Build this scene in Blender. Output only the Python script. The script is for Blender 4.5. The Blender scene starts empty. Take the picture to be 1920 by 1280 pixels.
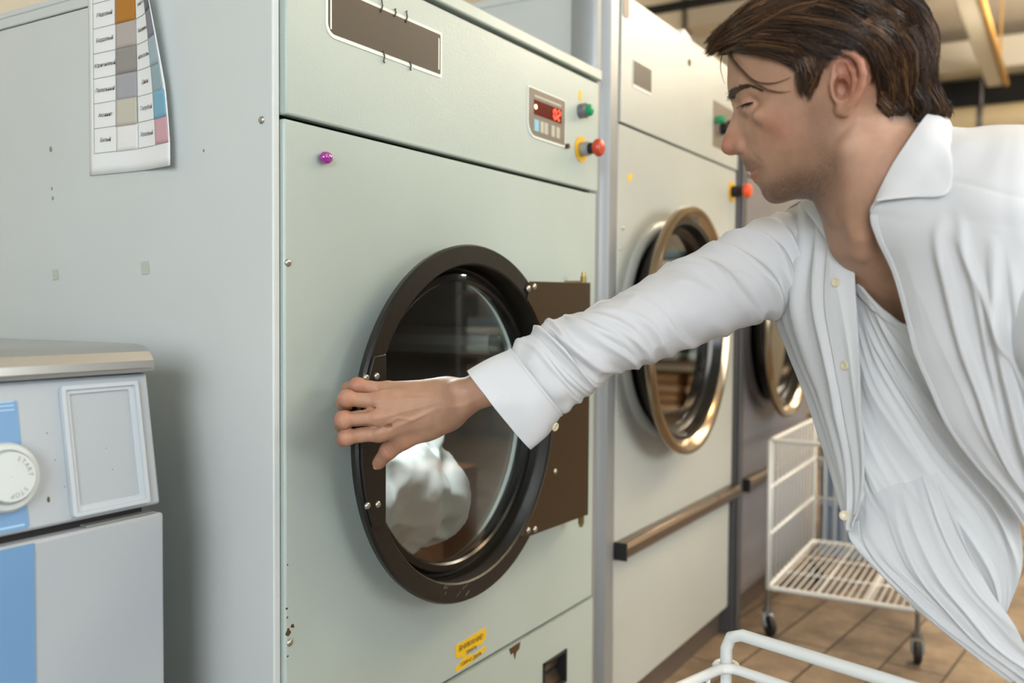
import bpy, bmesh, math, random
import numpy as np
from mathutils import Vector, Matrix, noise
random.seed(7)
rng = np.random.default_rng(7)
SC = bpy.context.scene
COL = SC.collection
PI = math.pi
# ------------------------------------------------------------------ camera frame
F = 1720.0; CAMY = -0.88; CAMZ = 1.0
_th = math.atan(1050/F); _p = math.radians(2.1); _r = .007
_f0 = np.array([math.cos(_th), math.sin(_th), 0]); _R0 = np.array([math.sin(_th), -math.cos(_th), 0])
FW = _f0*math.cos(_p)+np.array([0, 0, -math.sin(_p)]); _U0 = np.cross(_R0, FW)
UP = _U0*math.cos(_r)-_R0*math.sin(_r); RT = _R0*math.cos(_r)+_U0*math.sin(_r)
CAM = np.array([0, CAMY, CAMZ])
def P(u, v, z):
    """point z metres in front of the lens plane along the sight line of photo pixel u, v"""
    return CAM + (FW + RT*((u-960)/F) + UP*((640-v)/F))*z
cam = bpy.data.cameras.new('camera'); co = bpy.data.objects.new('camera', cam); COL.objects.link(co)
co.matrix_world = Matrix(((RT[0], UP[0], -FW[0], CAM[0]), (RT[1], UP[1], -FW[1], CAM[1]), (RT[2], UP[2], -FW[2], CAM[2]), (0, 0, 0, 1)))
cam.sensor_width = 36; cam.lens = 36*F/1920; cam.clip_start = .05; cam.clip_end = 60
cam.dof.use_dof = True; cam.dof.focus_distance = 1.24; cam.dof.aperture_fstop = 3.2
SC.camera = co
# ------------------------------------------------------------------ materials
def lin(c):
    if isinstance(c, str): c = [int(c[i:i+2], 16)/255 for i in (0, 2, 4)]
    return tuple((x/12.92 if x <= .04045 else ((x+.055)/1.055)**2.4) for x in c)
def mat(name, c, rough=.5, metal=0., bump=0., bscale=200., var=0., vscale=8., coat=0., emit=None, estr=0., trans=0., spec=.5, sss=0., anis=0., detail=3., c2=None):
    m = bpy.data.materials.new(name); m.use_nodes = True
    nt = m.node_tree; b = nt.nodes['Principled BSDF']
    c = lin(c)
    b.inputs['Base Color'].default_value = (*c, 1); b.inputs['Roughness'].default_value = rough
    b.inputs['Metallic'].default_value = metal; b.inputs['Specular IOR Level'].default_value = spec
    b.inputs['Coat Weight'].default_value = coat; b.inputs['Transmission Weight'].default_value = trans
    b.inputs['Coat Roughness'].default_value = .15
    if sss: b.inputs['Subsurface Weight'].default_value = sss; b.inputs['Subsurface Radius'].default_value = (.012, .004, .002); b.inputs['Subsurface Scale'].default_value = 1
    if anis: b.inputs['Anisotropic'].default_value = anis
    if emit: b.inputs['Emission Color'].default_value = (*lin(emit), 1); b.inputs['Emission Strength'].default_value = estr
    tc = nt.nodes.new('ShaderNodeTexCoord')
    if bump:
        n = nt.nodes.new('ShaderNodeTexNoise'); n.inputs['Scale'].default_value = bscale; n.inputs['Detail'].default_value = detail
        nt.links.new(tc.outputs['Object'], n.inputs['Vector'])
        bp = nt.nodes.new('ShaderNodeBump'); bp.inputs['Strength'].default_value = bump; bp.inputs['Distance'].default_value = .001
        nt.links.new(n.outputs['Fac'], bp.inputs['Height']); nt.links.new(bp.outputs['Normal'], b.inputs['Normal'])
    if var:
        n = nt.nodes.new('ShaderNodeTexNoise'); n.inputs['Scale'].default_value = vscale; n.inputs['Detail'].default_value = 6
        nt.links.new(tc.outputs['Object'], n.inputs['Vector'])
        r = nt.nodes.new('ShaderNodeValToRGB'); r.color_ramp.elements[0].position = .35; r.color_ramp.elements[1].position = .68
        d = lin(c2) if c2 else tuple(x*(1-var) for x in c)
        r.color_ramp.elements[0].color = (*d, 1); r.color_ramp.elements[1].color = (*c, 1)
        nt.links.new(n.outputs['Fac'], r.inputs['Fac']); nt.links.new(r.outputs['Color'], b.inputs['Base Color'])
    return m
M = {}
M['paint'] = mat('hammered pale green enamel', 'acb9b2', .33, bump=.35, bscale=330, var=.05, vscale=5)
M['paintside'] = mat('pale grey side enamel', 'cad1cf', .42, bump=.12, bscale=120, var=.05, vscale=3)
M['paint2'] = mat('warm white enamel', 'b0b5ae', .32, bump=.3, bscale=300, var=.05, vscale=5)
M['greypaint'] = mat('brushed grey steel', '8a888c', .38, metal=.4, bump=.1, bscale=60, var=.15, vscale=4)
M['black'] = mat('black crackle paint', '12110e', .36, bump=.5, bscale=500)
M['blackgloss'] = mat('black gloss rubber', '0b0d0d', .22)
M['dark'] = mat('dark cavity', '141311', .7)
M['brown'] = mat('bronze brown sheet', '3a2b18', .38, metal=.3, bump=.2, bscale=300)
M['bronze'] = mat('bronze anodised trim', '6e5f50', .3, metal=.8)
M['bezel'] = mat('polished bronze bezel', 'a89880', .2, metal=.95)
M['chrome'] = mat('chrome', 'c8c8c6', .18, metal=1.)
M['alu'] = mat('satin aluminium', '9a9fa0', .4, metal=.5)
M['steel'] = mat('drum steel', '6b6964', .35, metal=.9)
M['screw'] = mat('zinc screw', 'b8b8b0', .3, metal=.9)
M['brass'] = mat('brass nut', '7c6a3c', .35, metal=.9)
M['label'] = mat('dark olive label', '332d22', .45)
M['labeledge'] = mat('white label edge', 'd8ddd6', .5)
M['panelgrey'] = mat('taupe control film', '70675a', .4)
M['redglass'] = mat('dark red window', '5a1a10', .12)
M['redled'] = mat('red led', 'ff3020', .3, emit='ff3a28', estr=6.)
M['ledamber'] = mat('amber led', 'ffc890', .3, emit='ffd0a0', estr=3.)
M['green'] = mat('green button', '0f8a58', .25)
M['greygrey'] = mat('grey collar', '77767a', .35, metal=.5)
M['yellow'] = mat('yellow plate', 'd9a916', .5)
M['red'] = mat('red mushroom', 'b8432a', .35)
M['orange'] = mat('orange mushroom', 'e8572c', .35)
M['key'] = mat('pale keys', 'a9a99c', .5)
M['keyblue'] = mat('blue key', '7fb4c8', .5)
M['magenta'] = mat('magenta bead', 'b02aa8', .08, coat=1., trans=.35)
M['sticker'] = mat('yellow sticker', 'e2b71d', .5)
M['ink'] = mat('black ink', '2a2618', .6)
M['inkgrey'] = mat('grey printed ink', '5c6062', .6)
M['rule'] = mat('thin grey rule', '9aa0a0', .6)
M['rust'] = mat('chipped rust', '4d3413', .8)
M['glue'] = mat('old tape', 'b9bfb4', .55)
M['paper'] = mat('white paper', 'e9edec', .6)
M['wgrey'] = mat('washer grey enamel', 'a4adb3', .4, bump=.08, bscale=200, var=.03, vscale=4)
M['wblue'] = mat('washer blue film', '6690b8', .4, bump=.05, bscale=200)
M['wblue2'] = mat('washer light blue line', '9cc0dc', .4)
M['wknob'] = mat('pale knob', 'bcc5c4', .35)
M['wire'] = mat('white powder coated wire', 'dfe2df', .38)
M['caster'] = mat('galvanised caster', '8b8d8a', .3, metal=.9)
M['rubber'] = mat('black rubber', '1c1b1a', .55)
M['wall'] = mat('cream wall', 'cfc8b4', .8, bump=.2, bscale=60, var=.05)
M['wallblue'] = mat('pale blue wall', 'bccaca', .8)
M['walldark'] = mat('dark brown wall', '4a3e30', .8, var=.4, vscale=1.2)
M['ceil'] = mat('greyish ceiling', 'd0c8bb', .85, var=.1, vscale=1)
M['beam'] = mat('cream painted beam', 'cfc5b0', .6)
M['beamw'] = mat('pale painted conduit', 'd6d1c2', .5)
M['conduit'] = mat('amber conduit', 'b98f4a', .5)
M['duct'] = mat('tan duct', 'd8c8a2', .5)
M['plinth'] = mat('brown plinth', '5d5147', .45, var=.2, vscale=6)
M['crateblue'] = mat('blue plastic crate', '9fb3cc', .5)
M['cardboard'] = mat('peach cardboard', 'dda070', .7)
M['cardlight'] = mat('light cardboard edge', 'e8cdb0', .7)
M['wood'] = mat('table wood', '7d6247', .5, var=.3, vscale=8)
for i, c in enumerate(('c8dcd6', 'a9c4c4', 'e6e8e2', '7f97a0', 'd9b48a', 'c49a6c')):
    M['linen%d' % i] = mat('folded linen %d' % i, c, .85, bump=.3, bscale=150)
def floor_mat():
    m = mat('worn brown floor tile', '8a7760', .42)
    nt = m.node_tree; b = nt.nodes['Principled BSDF']; N = nt.nodes.new; L = nt.links.new
    tc = N('ShaderNodeTexCoord'); mp = N('ShaderNodeMapping'); mp.inputs['Rotation'].default_value[2] = math.radians(6)
    L(tc.outputs['Object'], mp.inputs['Vector'])
    br = N('ShaderNodeTexBrick'); br.inputs['Scale'].default_value = 1; br.inputs['Brick Width'].default_value = .62; br.inputs['Row Height'].default_value = .16
    br.inputs['Mortar Size'].default_value = .004; br.inputs['Color1'].default_value = (*lin('9c8d7a'), 1); br.inputs['Color2'].default_value = (*lin('87796a'), 1)
    br.inputs['Mortar'].default_value = (*lin('40372d'), 1); L(mp.outputs['Vector'], br.inputs['Vector'])
    n = N('ShaderNodeTexNoise'); n.inputs['Scale'].default_value = 5; n.inputs['Detail'].default_value = 9; n.inputs['Roughness'].default_value = .7
    L(tc.outputs['Object'], n.inputs['Vector'])
    r = N('ShaderNodeValToRGB'); r.color_ramp.elements[0].position = .4; r.color_ramp.elements[0].color = (.55, .5, .45, 1); r.color_ramp.elements[1].position = .7; r.color_ramp.elements[1].color = (1.25, 1.2, 1.1, 1)
    L(n.outputs['Fac'], r.inputs['Fac'])
    mx = N('ShaderNodeMix'); mx.data_type = 'RGBA'; mx.blend_type = 'MULTIPLY'; mx.inputs[0].default_value = 1
    L(br.outputs['Color'], mx.inputs[6]); L(r.outputs['Color'], mx.inputs[7]); L(mx.outputs[2], b.inputs['Base Color'])
    return m
M['floor'] = floor_mat()
def glass_mat(name, tint=(.93, .95, .93)):
    m = bpy.data.materials.new(name); m.use_nodes = True; nt = m.node_tree; nt.nodes.clear(); N = nt.nodes.new; L = nt.links.new
    o = N('ShaderNodeOutputMaterial'); mix = N('ShaderNodeMixShader'); t = N('ShaderNodeBsdfTransparent'); g = N('ShaderNodeBsdfGlossy')
    t.inputs[0].default_value = (*tint, 1); g.inputs['Roughness'].default_value = .015; g.inputs[0].default_value = (1, 1, 1, 1)
    fr = N('ShaderNodeFresnel'); fr.inputs[0].default_value = 1.5
    mm = N('ShaderNodeMath'); mm.operation = 'MULTIPLY_ADD'; mm.inputs[1].default_value = 1.3; mm.inputs[2].default_value = .02
    L(fr.outputs[0], mm.inputs[0]); L(mm.outputs[0], mix.inputs[0]); L(t.outputs[0], mix.inputs[1]); L(g.outputs[0], mix.inputs[2]); L(mix.outputs[0], o.inputs[0])
    return m
M['glass'] = glass_mat('door glass'); M['glass2'] = glass_mat('door glass dark', (.55, .52, .48))
# ------------------------------------------------------------------ mesh helpers
def obj(name, bm, m=None, parent=None, smooth=False, bevel=0., seg=2, angle=35):
    if isinstance(bm, bmesh.types.BMesh):
        me = bpy.data.meshes.new(name); bm.to_mesh(me); bm.free()
    else: me = bm
    o = bpy.data.objects.new(name, me); COL.objects.link(o)
    if m is not None:
        for mm in (m if isinstance(m, (list, tuple)) else [m]): me.materials.append(mm)
    if bevel:
        b = o.modifiers.new('b', 'BEVEL'); b.width = bevel; b.segments = seg; b.limit_method = 'ANGLE'; b.angle_limit = math.radians(40)
        smooth = True
    if smooth:
        me.polygons.foreach_set('use_smooth', [True]*len(me.polygons))
        if angle:
            try: me.set_sharp_from_angle(angle=math.radians(angle))
            except Exception: pass
    if parent is not None:
        o.parent = parent; o.matrix_parent_inverse = Matrix.Translation(-parent_world(parent))
    return o
def parent_world(p):
    return Vector(p.location) if p.parent is None else Vector((0, 0, 0))
def thing(name, label, cat, loc=(0, 0, 0), group=None, kind=None):
    o = bpy.data.objects.new(name, None); COL.objects.link(o); o.location = loc; o.empty_display_size = .05
    return tag(o, label, cat, group, kind)
def tag(o, label, cat, group=None, kind=None):
    o['label'] = label; o['category'] = cat
    if group: o['group'] = group
    if kind: o['kind'] = kind
    return o
def struct(o): o['kind'] = 'structure'; return o
def box(bm, x0, x1, y0, y1, z0, z1):
    vs = [bm.verts.new((x, y, z)) for x in (x0, x1) for y in (y0, y1) for z in (z0, z1)]
    for f in ((0, 1, 3, 2), (4, 6, 7, 5), (0, 4, 5, 1), (2, 3, 7, 6), (0, 2, 6, 4), (1, 5, 7, 3)): bm.faces.new([vs[i] for i in f])
    return vs
def B(*a):
    bm = bmesh.new(); box(bm, *a); return bm
def frame_of(a, b):
    d = (Vector(b)-Vector(a)); L = d.length; d.normalize()
    u = d.orthogonal().normalized(); return d, u, d.cross(u), L
def cyl(bm, a, b, r0, r1=None, n=16, caps=True):
    r1 = r0 if r1 is None else r1; d, u, w, L = frame_of(a, b); a = Vector(a); b = Vector(b)
    A = []; Bv = []
    for i in range(n):
        t = 2*PI*i/n; e = u*math.cos(t)+w*math.sin(t)
        A.append(bm.verts.new(a+e*r0)); Bv.append(bm.verts.new(b+e*r1))
    for i in range(n): bm.faces.new((A[i], A[(i+1) % n], Bv[(i+1) % n], Bv[i]))
    if caps: bm.faces.new(A[::-1]); bm.faces.new(Bv)
def tube(bm, pts, r, n=8, closed=False, caps=True):
    pts = [Vector(p) for p in pts]; rs = r if isinstance(r, (list, tuple)) else [r]*len(pts); rings = []
    m = len(pts); u = None
    for i, p in enumerate(pts):
        a = pts[(i-1) % m] if (closed or i > 0) else p; b = pts[(i+1) % m] if (closed or i < m-1) else p
        d = (b-a).normalized()
        if u is None: u = d.orthogonal().normalized()
        else: u = (u-d*u.dot(d)).normalized()
        w = d.cross(u)
        rings.append([bm.verts.new(p+(u*math.cos(2*PI*k/n)+w*math.sin(2*PI*k/n))*rs[i]) for k in range(n)])
    for i in range(m if closed else m-1):
        A = rings[i]; Bv = rings[(i+1) % m]
        for k in range(n): bm.faces.new((A[k], A[(k+1) % n], Bv[(k+1) % n], Bv[k]))
    if caps and not closed: bm.faces.new(rings[0][::-1]); bm.faces.new(rings[-1])
def prism(bm, poly, y0, y1, tf=lambda x, y, z: (x, y, z)):
    """poly in x,z; extruded from y0 to y1"""
    A = [bm.verts.new(tf(x, y0, z)) for x, z in poly]; C_ = [bm.verts.new(tf(x, y1, z)) for x, z in poly]
    n = len(poly); bm.faces.new(A); bm.faces.new(C_[::-1])
    for i in range(n): bm.faces.new((A[i], C_[i], C_[(i+1) % n], A[(i+1) % n]))
    bmesh.ops.recalc_face_normals(bm, faces=bm.faces)
def lathe(bm, prof, cx, cz, n=96, cfun=None):
    """rings about the y axis through cx,cz; prof = closed list of (r, y) ; optional per-point centre offset"""
    R = []
    for q in prof:
        r, y = q[0], q[1]; ox = q[2] if len(q) > 2 else 0
        R.append([bm.verts.new((cx+ox+r*math.cos(2*PI*i/n), y, cz+r*math.sin(2*PI*i/n))) for i in range(n)])
    for j in range(len(R)):
        A = R[j]; C_ = R[(j+1) % len(R)]
        for i in range(n): bm.faces.new((A[i], A[(i+1) % n], C_[(i+1) % n], C_[i]))
    bmesh.ops.recalc_face_normals(bm, faces=bm.faces)
def disc(bm, cx, y, cz, r, n=64):
    bm.faces.new([bm.verts.new((cx+r*math.cos(2*PI*i/n), y, cz+r*math.sin(2*PI*i/n))) for i in range(n)])
def hole_panel(bm, x0, x1, z0, z1, cx, cz, r, y0, y1, n=96):
    angs = sorted([2*PI*i/n for i in range(n)]+[math.atan2(z-cz, x-cx) % (2*PI) for x in (x0, x1) for z in (z0, z1)])
    def edge(t):
        c, s = math.cos(t), math.sin(t); k = 1e9
        if c > 1e-9: k = min(k, (x1-cx)/c)
        if c < -1e-9: k = min(k, (x0-cx)/c)
        if s > 1e-9: k = min(k, (z1-cz)/s)
        if s < -1e-9: k = min(k, (z0-cz)/s)
        return cx+c*k, cz+s*k
    rows = []
    for y in (y0, y1):
        I = [bm.verts.new((cx+r*math.cos(t), y, cz+r*math.sin(t))) for t in angs]
        O = [bm.verts.new((edge(t)[0], y, edge(t)[1])) for t in angs]; rows.append((I, O))
    n = len(angs); (I0, O0), (I1, O1) = rows
    for i in range(n):
        j = (i+1) % n
        bm.faces.new((I0[i], I0[j], O0[j], O0[i])); bm.faces.new((I1[i], O1[i], O1[j], I1[j]))
        bm.faces.new((I0[i], I1[i], I1[j], I0[j])); bm.faces.new((O0[i], O0[j], O1[j], O1[i]))
    bmesh.ops.recalc_face_normals(bm, faces=bm.faces)
def rrect(x0, x1, z0, z1, rs, n=6):
    """rounded rectangle, rs = radii at (x0z0, x1z0, x1z1, x0z1)"""
    P_ = []
    for (cx, cz, sx, sz, a0), r in zip(((x0, z0, 1, 1, PI), (x1, z0, -1, 1, 1.5*PI), (x1, z1, -1, -1, 0), (x0, z1, 1, -1, .5*PI)), rs):
        if r <= 0: P_.append((cx, cz)); continue
        for k in range(n+1):
            a = a0+.5*PI*k/n; P_.append((cx+sx*r+r*math.cos(a), cz+sz*r+r*math.sin(a)))
    return P_
def text_bm(bm, s, origin, ux, uy, size, shear=0., depth=.0002, align='CENTER', bold=0.):
    cu = bpy.data.curves.new('t', 'FONT'); cu.body = s; cu.size = size; cu.align_x = align; cu.align_y = 'CENTER'; cu.shear = shear; cu.offset = bold; cu.extrude = 0
    cu.resolution_u = 3
    o = bpy.data.objects.new('t', cu); COL.objects.link(o)
    dg = bpy.context.evaluated_depsgraph_get(); me = bpy.data.meshes.new_from_object(o.evaluated_get(dg))
    ux = Vector(ux); uy = Vector(uy); nn = ux.cross(uy); o_ = Vector(origin)
    for v in me.vertices: v.co = o_+ux*v.co.x+uy*v.co.y+nn*depth
    bm.from_mesh(me); bpy.data.objects.remove(o); bpy.data.curves.remove(cu); bpy.data.meshes.remove(me)
# ------------------------------------------------------------------ room
struct(obj('floor', B(-3.2, 9.2, -5.2, 1.75, -.1, 0), M['floor']))
struct(obj('ceiling', B(-3.2, 9.2, -5.2, 1.75, 3.3, 3.4), M['ceil']))
struct(obj('wall_back', B(-3.2, 9.2, 1.65, 1.75, 0, 3.3), M['wall']))
struct(obj('wall_left', B(-3.3, -3.2, -5.2, 1.75, 0, 3.3), M['wallblue']))
struct(obj('wall_right', B(9.1, 9.2, -5.2, 1.65, 0, 3.3), M['wall']))
struct(obj('wall_front', B(-3.2, 9.2, -5.3, -5.2, 0, 3.3), M['walldark']))
# beams across the far end, high up
bm = bmesh.new(); box(bm, 6.5, 6.72, -5.1, 1.6, 3.06, 3.3); struct(obj('ceiling_beam', bm, M['beam'], bevel=.01))
bm = bmesh.new(); box(bm, 8.35, 8.6, -5.1, 1.6, 2.95, 3.2); struct(obj('ceiling_beam', bm, M['beamw'], bevel=.01))
bm = bmesh.new(); box(bm, 4.6, 4.75, -5.1, 1.6, 3.1, 3.3); struct(obj('ceiling_beam', bm, M['beam'], bevel=.01))
bm = bmesh.new(); box(bm, 4.4, 8.35, -.36, -.245, 2.80, 2.95); struct(obj('ceiling_beam', bm, M['beamw'], bevel=.01))
bm = bmesh.new(); cyl(bm, (4.4, -.385, 2.81), (8.35, -.385, 2.81), .02, n=12)
for x in (4.6, 6.0, 7.6): cyl(bm, (x, -.385, 2.81), (x, -.385, 3.3), .008, n=8)
tag(obj('conduit_pipe', bm, M['conduit'], smooth=True), 'long amber conduit pipe running beneath the ceiling beside a pale beam', 'pipe')
struct(obj('trim_1', B(9.0, 9.1, -5.2, 1.65, 2.78, 3.02), M['dark']))
dt = thing('air_duct', 'round tan air duct crossing the far wall high behind the man\'s back', 'duct', (8.6, -1.8, 2.6))
bm = bmesh.new(); cyl(bm, (8.7, -5.1, 2.6), (8.7, 1.6, 2.6), .125, n=32, caps=True); obj('duct_pipe', bm, M['duct'], dt, smooth=True)
bm = bmesh.new(); lathe(bm, ((.135, -.02), (.135, .02), (.12, .02), (.12, -.02)), 8.7, 2.6, 32)
for v in bm.verts: v.co.y += -.18
cyl(bm, (8.7, -.18, 2.7), (8.7, -.18, 3.3), .012, n=8); obj('hanger_strap', bm, M['greygrey'], dt, smooth=True)
bm = bmesh.new(); cyl(bm, (5.6, -5.1, 2.93), (5.6, 1.6, 2.93), .03, n=12)
tag(obj('black_pipe', bm, M['dark'], smooth=True), 'thin black pipe crossing under the grey ceiling above the middle dryer', 'pipe')
M['scratch'] = mat('scratched primer', '8b8d86', .5)
# ------------------------------------------------------------------ dryers
def screw(name, x, y, z, r, parent, m='screw', ax='y'):
    bm = bmesh.new()
    pr = [(0.0005, -.0030), (r*.5, -.0028), (r*.85, -.0018), (r, -.0004), (r, .001), (.0005, .001)]
    lathe(bm, pr, 0, 0, 16)
    box(bm, -r*.6, r*.6, -.0033, -.0028, -r*.12, r*.12)
    for v in bm.verts:
        c = v.co.copy()
        v.co = (x+c.x, y+c.y, z+c.z) if ax == 'y' else (x+c.y, y+c.x, z+c.z)
    return obj(name, bm, M[m], parent, smooth=True)
D1 = thing('tumble_dryer', 'large pale grey-green industrial tumble dryer whose door the man is gripping', 'tumble dryer', (1.31, .45, 0), 'industrial tumble dryers in a row')
X0, X1 = .85, 1.772
DC = (1.231, .814)   # door centre
bm = bmesh.new(); box(bm, X0, X0+.012, 0, .95, .02, 1.443); box(bm, X0+.002, X0+.012, .004, .95, 1.446, 1.462); box(bm, X1-.012, X1, .004, .95, .02, 1.49)
box(bm, X0+.002, X1, .004, .95, 1.462, 1.472); box(bm, X0, X1, .94, .95, .02, 1.46); box(bm, X0, X1, 0, .95, .02, .035)
obj('cabinet', bm, M['paintside'], D1, bevel=.002)
bm = bmesh.new(); hole_panel(bm, X0+.01, X1-.01, .03, 1.465, DC[0], DC[1], .25, .012, .016); obj('inner_frame', bm, M['dark'], D1)
bm = bmesh.new(); hole_panel(bm, .864, X1, .378, 1.2425, DC[0], DC[1], .236, -.006, .008); obj('front_panel', bm, M['paint'], D1, bevel=.003)
bm = bmesh.new(); box(bm, .864, X1, -.010, .008, 1.2475, 1.476); obj('top_fascia', bm, M['paint'], D1, bevel=.003)
bm = bmesh.new(); box(bm, .858, X1+.004, -.016, .03, 1.4815, 1.504); obj('top_rail', bm, M['paint'], D1, bevel=.003)
# lower service door with a recessed pull
bm = bmesh.new()
x0, x1, z0, z1 = 1.553, 1.651, .232, .301
box(bm, .864, x0, -.008, .008, .035, .3735); box(bm, x1, X1, -.008, .008, .035, .3735); box(bm, x0, x1, -.008, .008, z1, .3735); box(bm, x0, x1, -.008, .008, .035, z0)
low = obj('service_door', bm, M['paint'], D1)
bm = bmesh.new(); hp = rrect(x0, x1, z0, z1, (.004,)*4)
box(bm, x0, x0+.006, -.011, .03, z0, z1); box(bm, x1-.006, x1, -.011, .03, z0, z1); box(bm, x0, x1, -.011, .03, z1-.006, z1); box(bm, x0, x1, -.011, .03, z0, z0+.006); box(bm, x0, x1, .028, .032, z0, z1)
obj('pull_handle', bm, M['dark'], low, bevel=.001)
bm = bmesh.new(); vs = [bm.verts.new(p) for p in ((x0+.006, .0, z0+.006), (x1-.006, .0, z0+.006), (x1-.006, .026, z1-.02), (x0+.006, .026, z1-.02))]; bm.faces.new(vs)
box(bm, x0+.03, x1-.012, .006, .012, z1-.03, z1-.02)
obj('handle_scoop', bm, M['bronze'], low)
bm = bmesh.new()
prism(bm, [(1.425, .371), (1.432, .358), (1.44, .360), (1.446, .345), (1.452, .357), (1.462, .360), (1.466, .3725)], -.0086, -.0078)
obj('paint_chip', bm, M['rust'], low)
# drum
bm = bmesh.new(); n = 64
for r, ya, yb in ((.27, .03, .62),):
    A = [bm.verts.new((DC[0]+r*math.cos(2*PI*i/n), ya, DC[1]+r*math.sin(2*PI*i/n))) for i in range(n)]
    C_ = [bm.verts.new((DC[0]+r*math.cos(2*PI*i/n), yb, DC[1]+r*math.sin(2*PI*i/n))) for i in range(n)]
    for i in range(n): bm.faces.new((A[i], A[(i+1) % n], C_[(i+1) % n], C_[i]))
    bm.faces.new(C_)
lathe(bm, ((.246, .008), (.27, .03), (.275, .03), (.250, .0075)), DC[0], DC[1], 64)
for k in range(3):
    a = 2*PI*k/3+.5; cyl(bm, (DC[0]+.25*math.cos(a), .04, DC[1]+.25*math.sin(a)), (DC[0]+.25*math.cos(a), .6, DC[1]+.25*math.sin(a)), .03, .03, 10)
obj('drum', bm, M['steel'], D1, smooth=True)
# door ring (crescent face: thick on the handle side)
bm = bmesh.new()
lathe(bm, ((.287, -.056), (.2845, -.0605), (.257, -.0605), (.2545, -.058), (.2545, -.030), (.250, -.022), (.241, -.018), (.232, -.004), (.236, -.004), (.2570, -.022), (.2585, -.044), (.2855, -.047)), DC[0], DC[1], 128)
dr = obj('door', bm, M['black'], D1, smooth=True)
bm = bmesh.new(); lathe(bm, ((.244, -.019), (.244, -.026), (.241, -.031), (.231, -.032), (.2275, -.029), (.2275, -.018), (.235, -.017)), DC[0], DC[1], 128); obj('glass_bezel', bm, M['blackgloss'], dr, smooth=True)
bm = bmesh.new(); disc(bm, DC[0], -.025, DC[1]+.002, .2285); disc(bm, DC[0], -.021, DC[1]+.002, .2285); obj('door_glass', bm, M['glass'], dr)
# handle plate: outer arc and straight inner edge
pl = []
xs = .998
for k in range(21):
    a = PI-.43+.86*k/20; pl.append((DC[0]+.2835*math.cos(a), DC[1]+.2835*math.sin(a)))
zt, zb = DC[1]+.2835*math.sin(.43), DC[1]-.2835*math.sin(.43)
pl += [(xs, zb-.002), (xs, zt+.002)]
bm = bmesh.new(); prism(bm, pl, -.066, -.0607); hpl = obj('handle_plate', bm, M['black'], dr, bevel=.001)
for x, z in ((.955, .904), (.977, .905), (.958, .729), (.980, .727)): screw('rivet', x, -.066, z, .005, dr)
# hinge plate
a0, a1 = math.radians(-47), math.radians(52)
R0_, aT, aB = .2552, math.radians(51.5), math.radians(-57)
pl = [(1.634, 1.051), (1.398, 1.047)]+[(DC[0]+R0_*math.cos(aT+(aB-aT)*k/32), DC[1]+R0_*math.sin(aT+(aB-aT)*k/32)) for k in range(33)]+[(1.404, .5935), (1.634, .588)]
bm = bmesh.new(); prism(bm, pl, -.0640, -.0612); hg = obj('hinge_plate', bm, M['brown'], dr, bevel=.0008)
bm = bmesh.new(); box(bm, 1.540, 1.633, -.0610, -.006, .590, 1.0495); obj('hinge_block', bm, M['brown'], dr)
for z in (1.052, .580):
    bm = bmesh.new(); cyl(bm, (1.640, -.045, z-.014), (1.640, -.045, z+.012), .006, n=12); cyl(bm, (1.640, -.045, z-.02), (1.640, -.045, z+.02), .004, n=10); box(bm, 1.634, 1.646, -.045, -.006, z-.003, z+.003); obj('hinge_pin', bm, M['brass'], D1, smooth=True)
for x, z in ((1.391, 1.034), (1.412, 1.038), (1.397, .605), (1.421, .602)): screw('rivet', x, -.064, z, .0058, dr)
screw('rivet', 1.494, -.064, .696, .005, dr)
rs_ = random.Random(4)
for k in range(9):
    a = math.radians(-103+rs_.uniform(-9, 9)); r = rs_.uniform(.262, .281); x = DC[0]+r*math.cos(a); z = DC[1]+r*math.sin(a); L_ = rs_.uniform(.003, .012); w = .0004; bm = bmesh.new()
    bm.faces.new([bm.verts.new(p) for p in ((x, -.0608, z), (x+L_, -.0608, z+L_*.6), (x+L_, -.0608, z+L_*.6+w*2), (x, -.0608, z+w*2))])
    obj('scratch_mark', bm, M['scratch'], dr)
# dark strip label with white edge
bm = bmesh.new(); prism(bm, rrect(.936, 1.203, 1.365, 1.437, (.018, .003, .003, .004)), -.0112, -.0098); lab = obj('name_strip', bm, M['labeledge'], D1)
bm = bmesh.new(); prism(bm, rrect(.9405, 1.198, 1.3705, 1.4325, (.014, .002, .002, .002)), -.0118, -.0110); obj('strip_face', bm, M['label'], lab)
for a_ in ((.9435, .9465, -.0122, -.0116, 1.376, 1.428), (1.192, 1.1945, -.0122, -.0116, 1.377, 1.426)): obj('strip_highlight', B(*a_), M['labeledge'], lab)
for xx, zz, dd in ((1.050, 1.433, .013), (1.081, 1.433, .008), (1.108, 1.433, .012), (1.055, 1.369, -.011), (1.118, 1.369, -.008)):
    bm = bmesh.new(); tube(bm, ((xx, -.0125, zz-dd*.4), (xx+.003, -.0128, zz+dd*.3), (xx+.001, -.0125, zz+dd), (xx+.004, -.0118, zz+dd*1.1)), .0011, 6)
    obj('loose_thread', bm, M['label'], lab)
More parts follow.
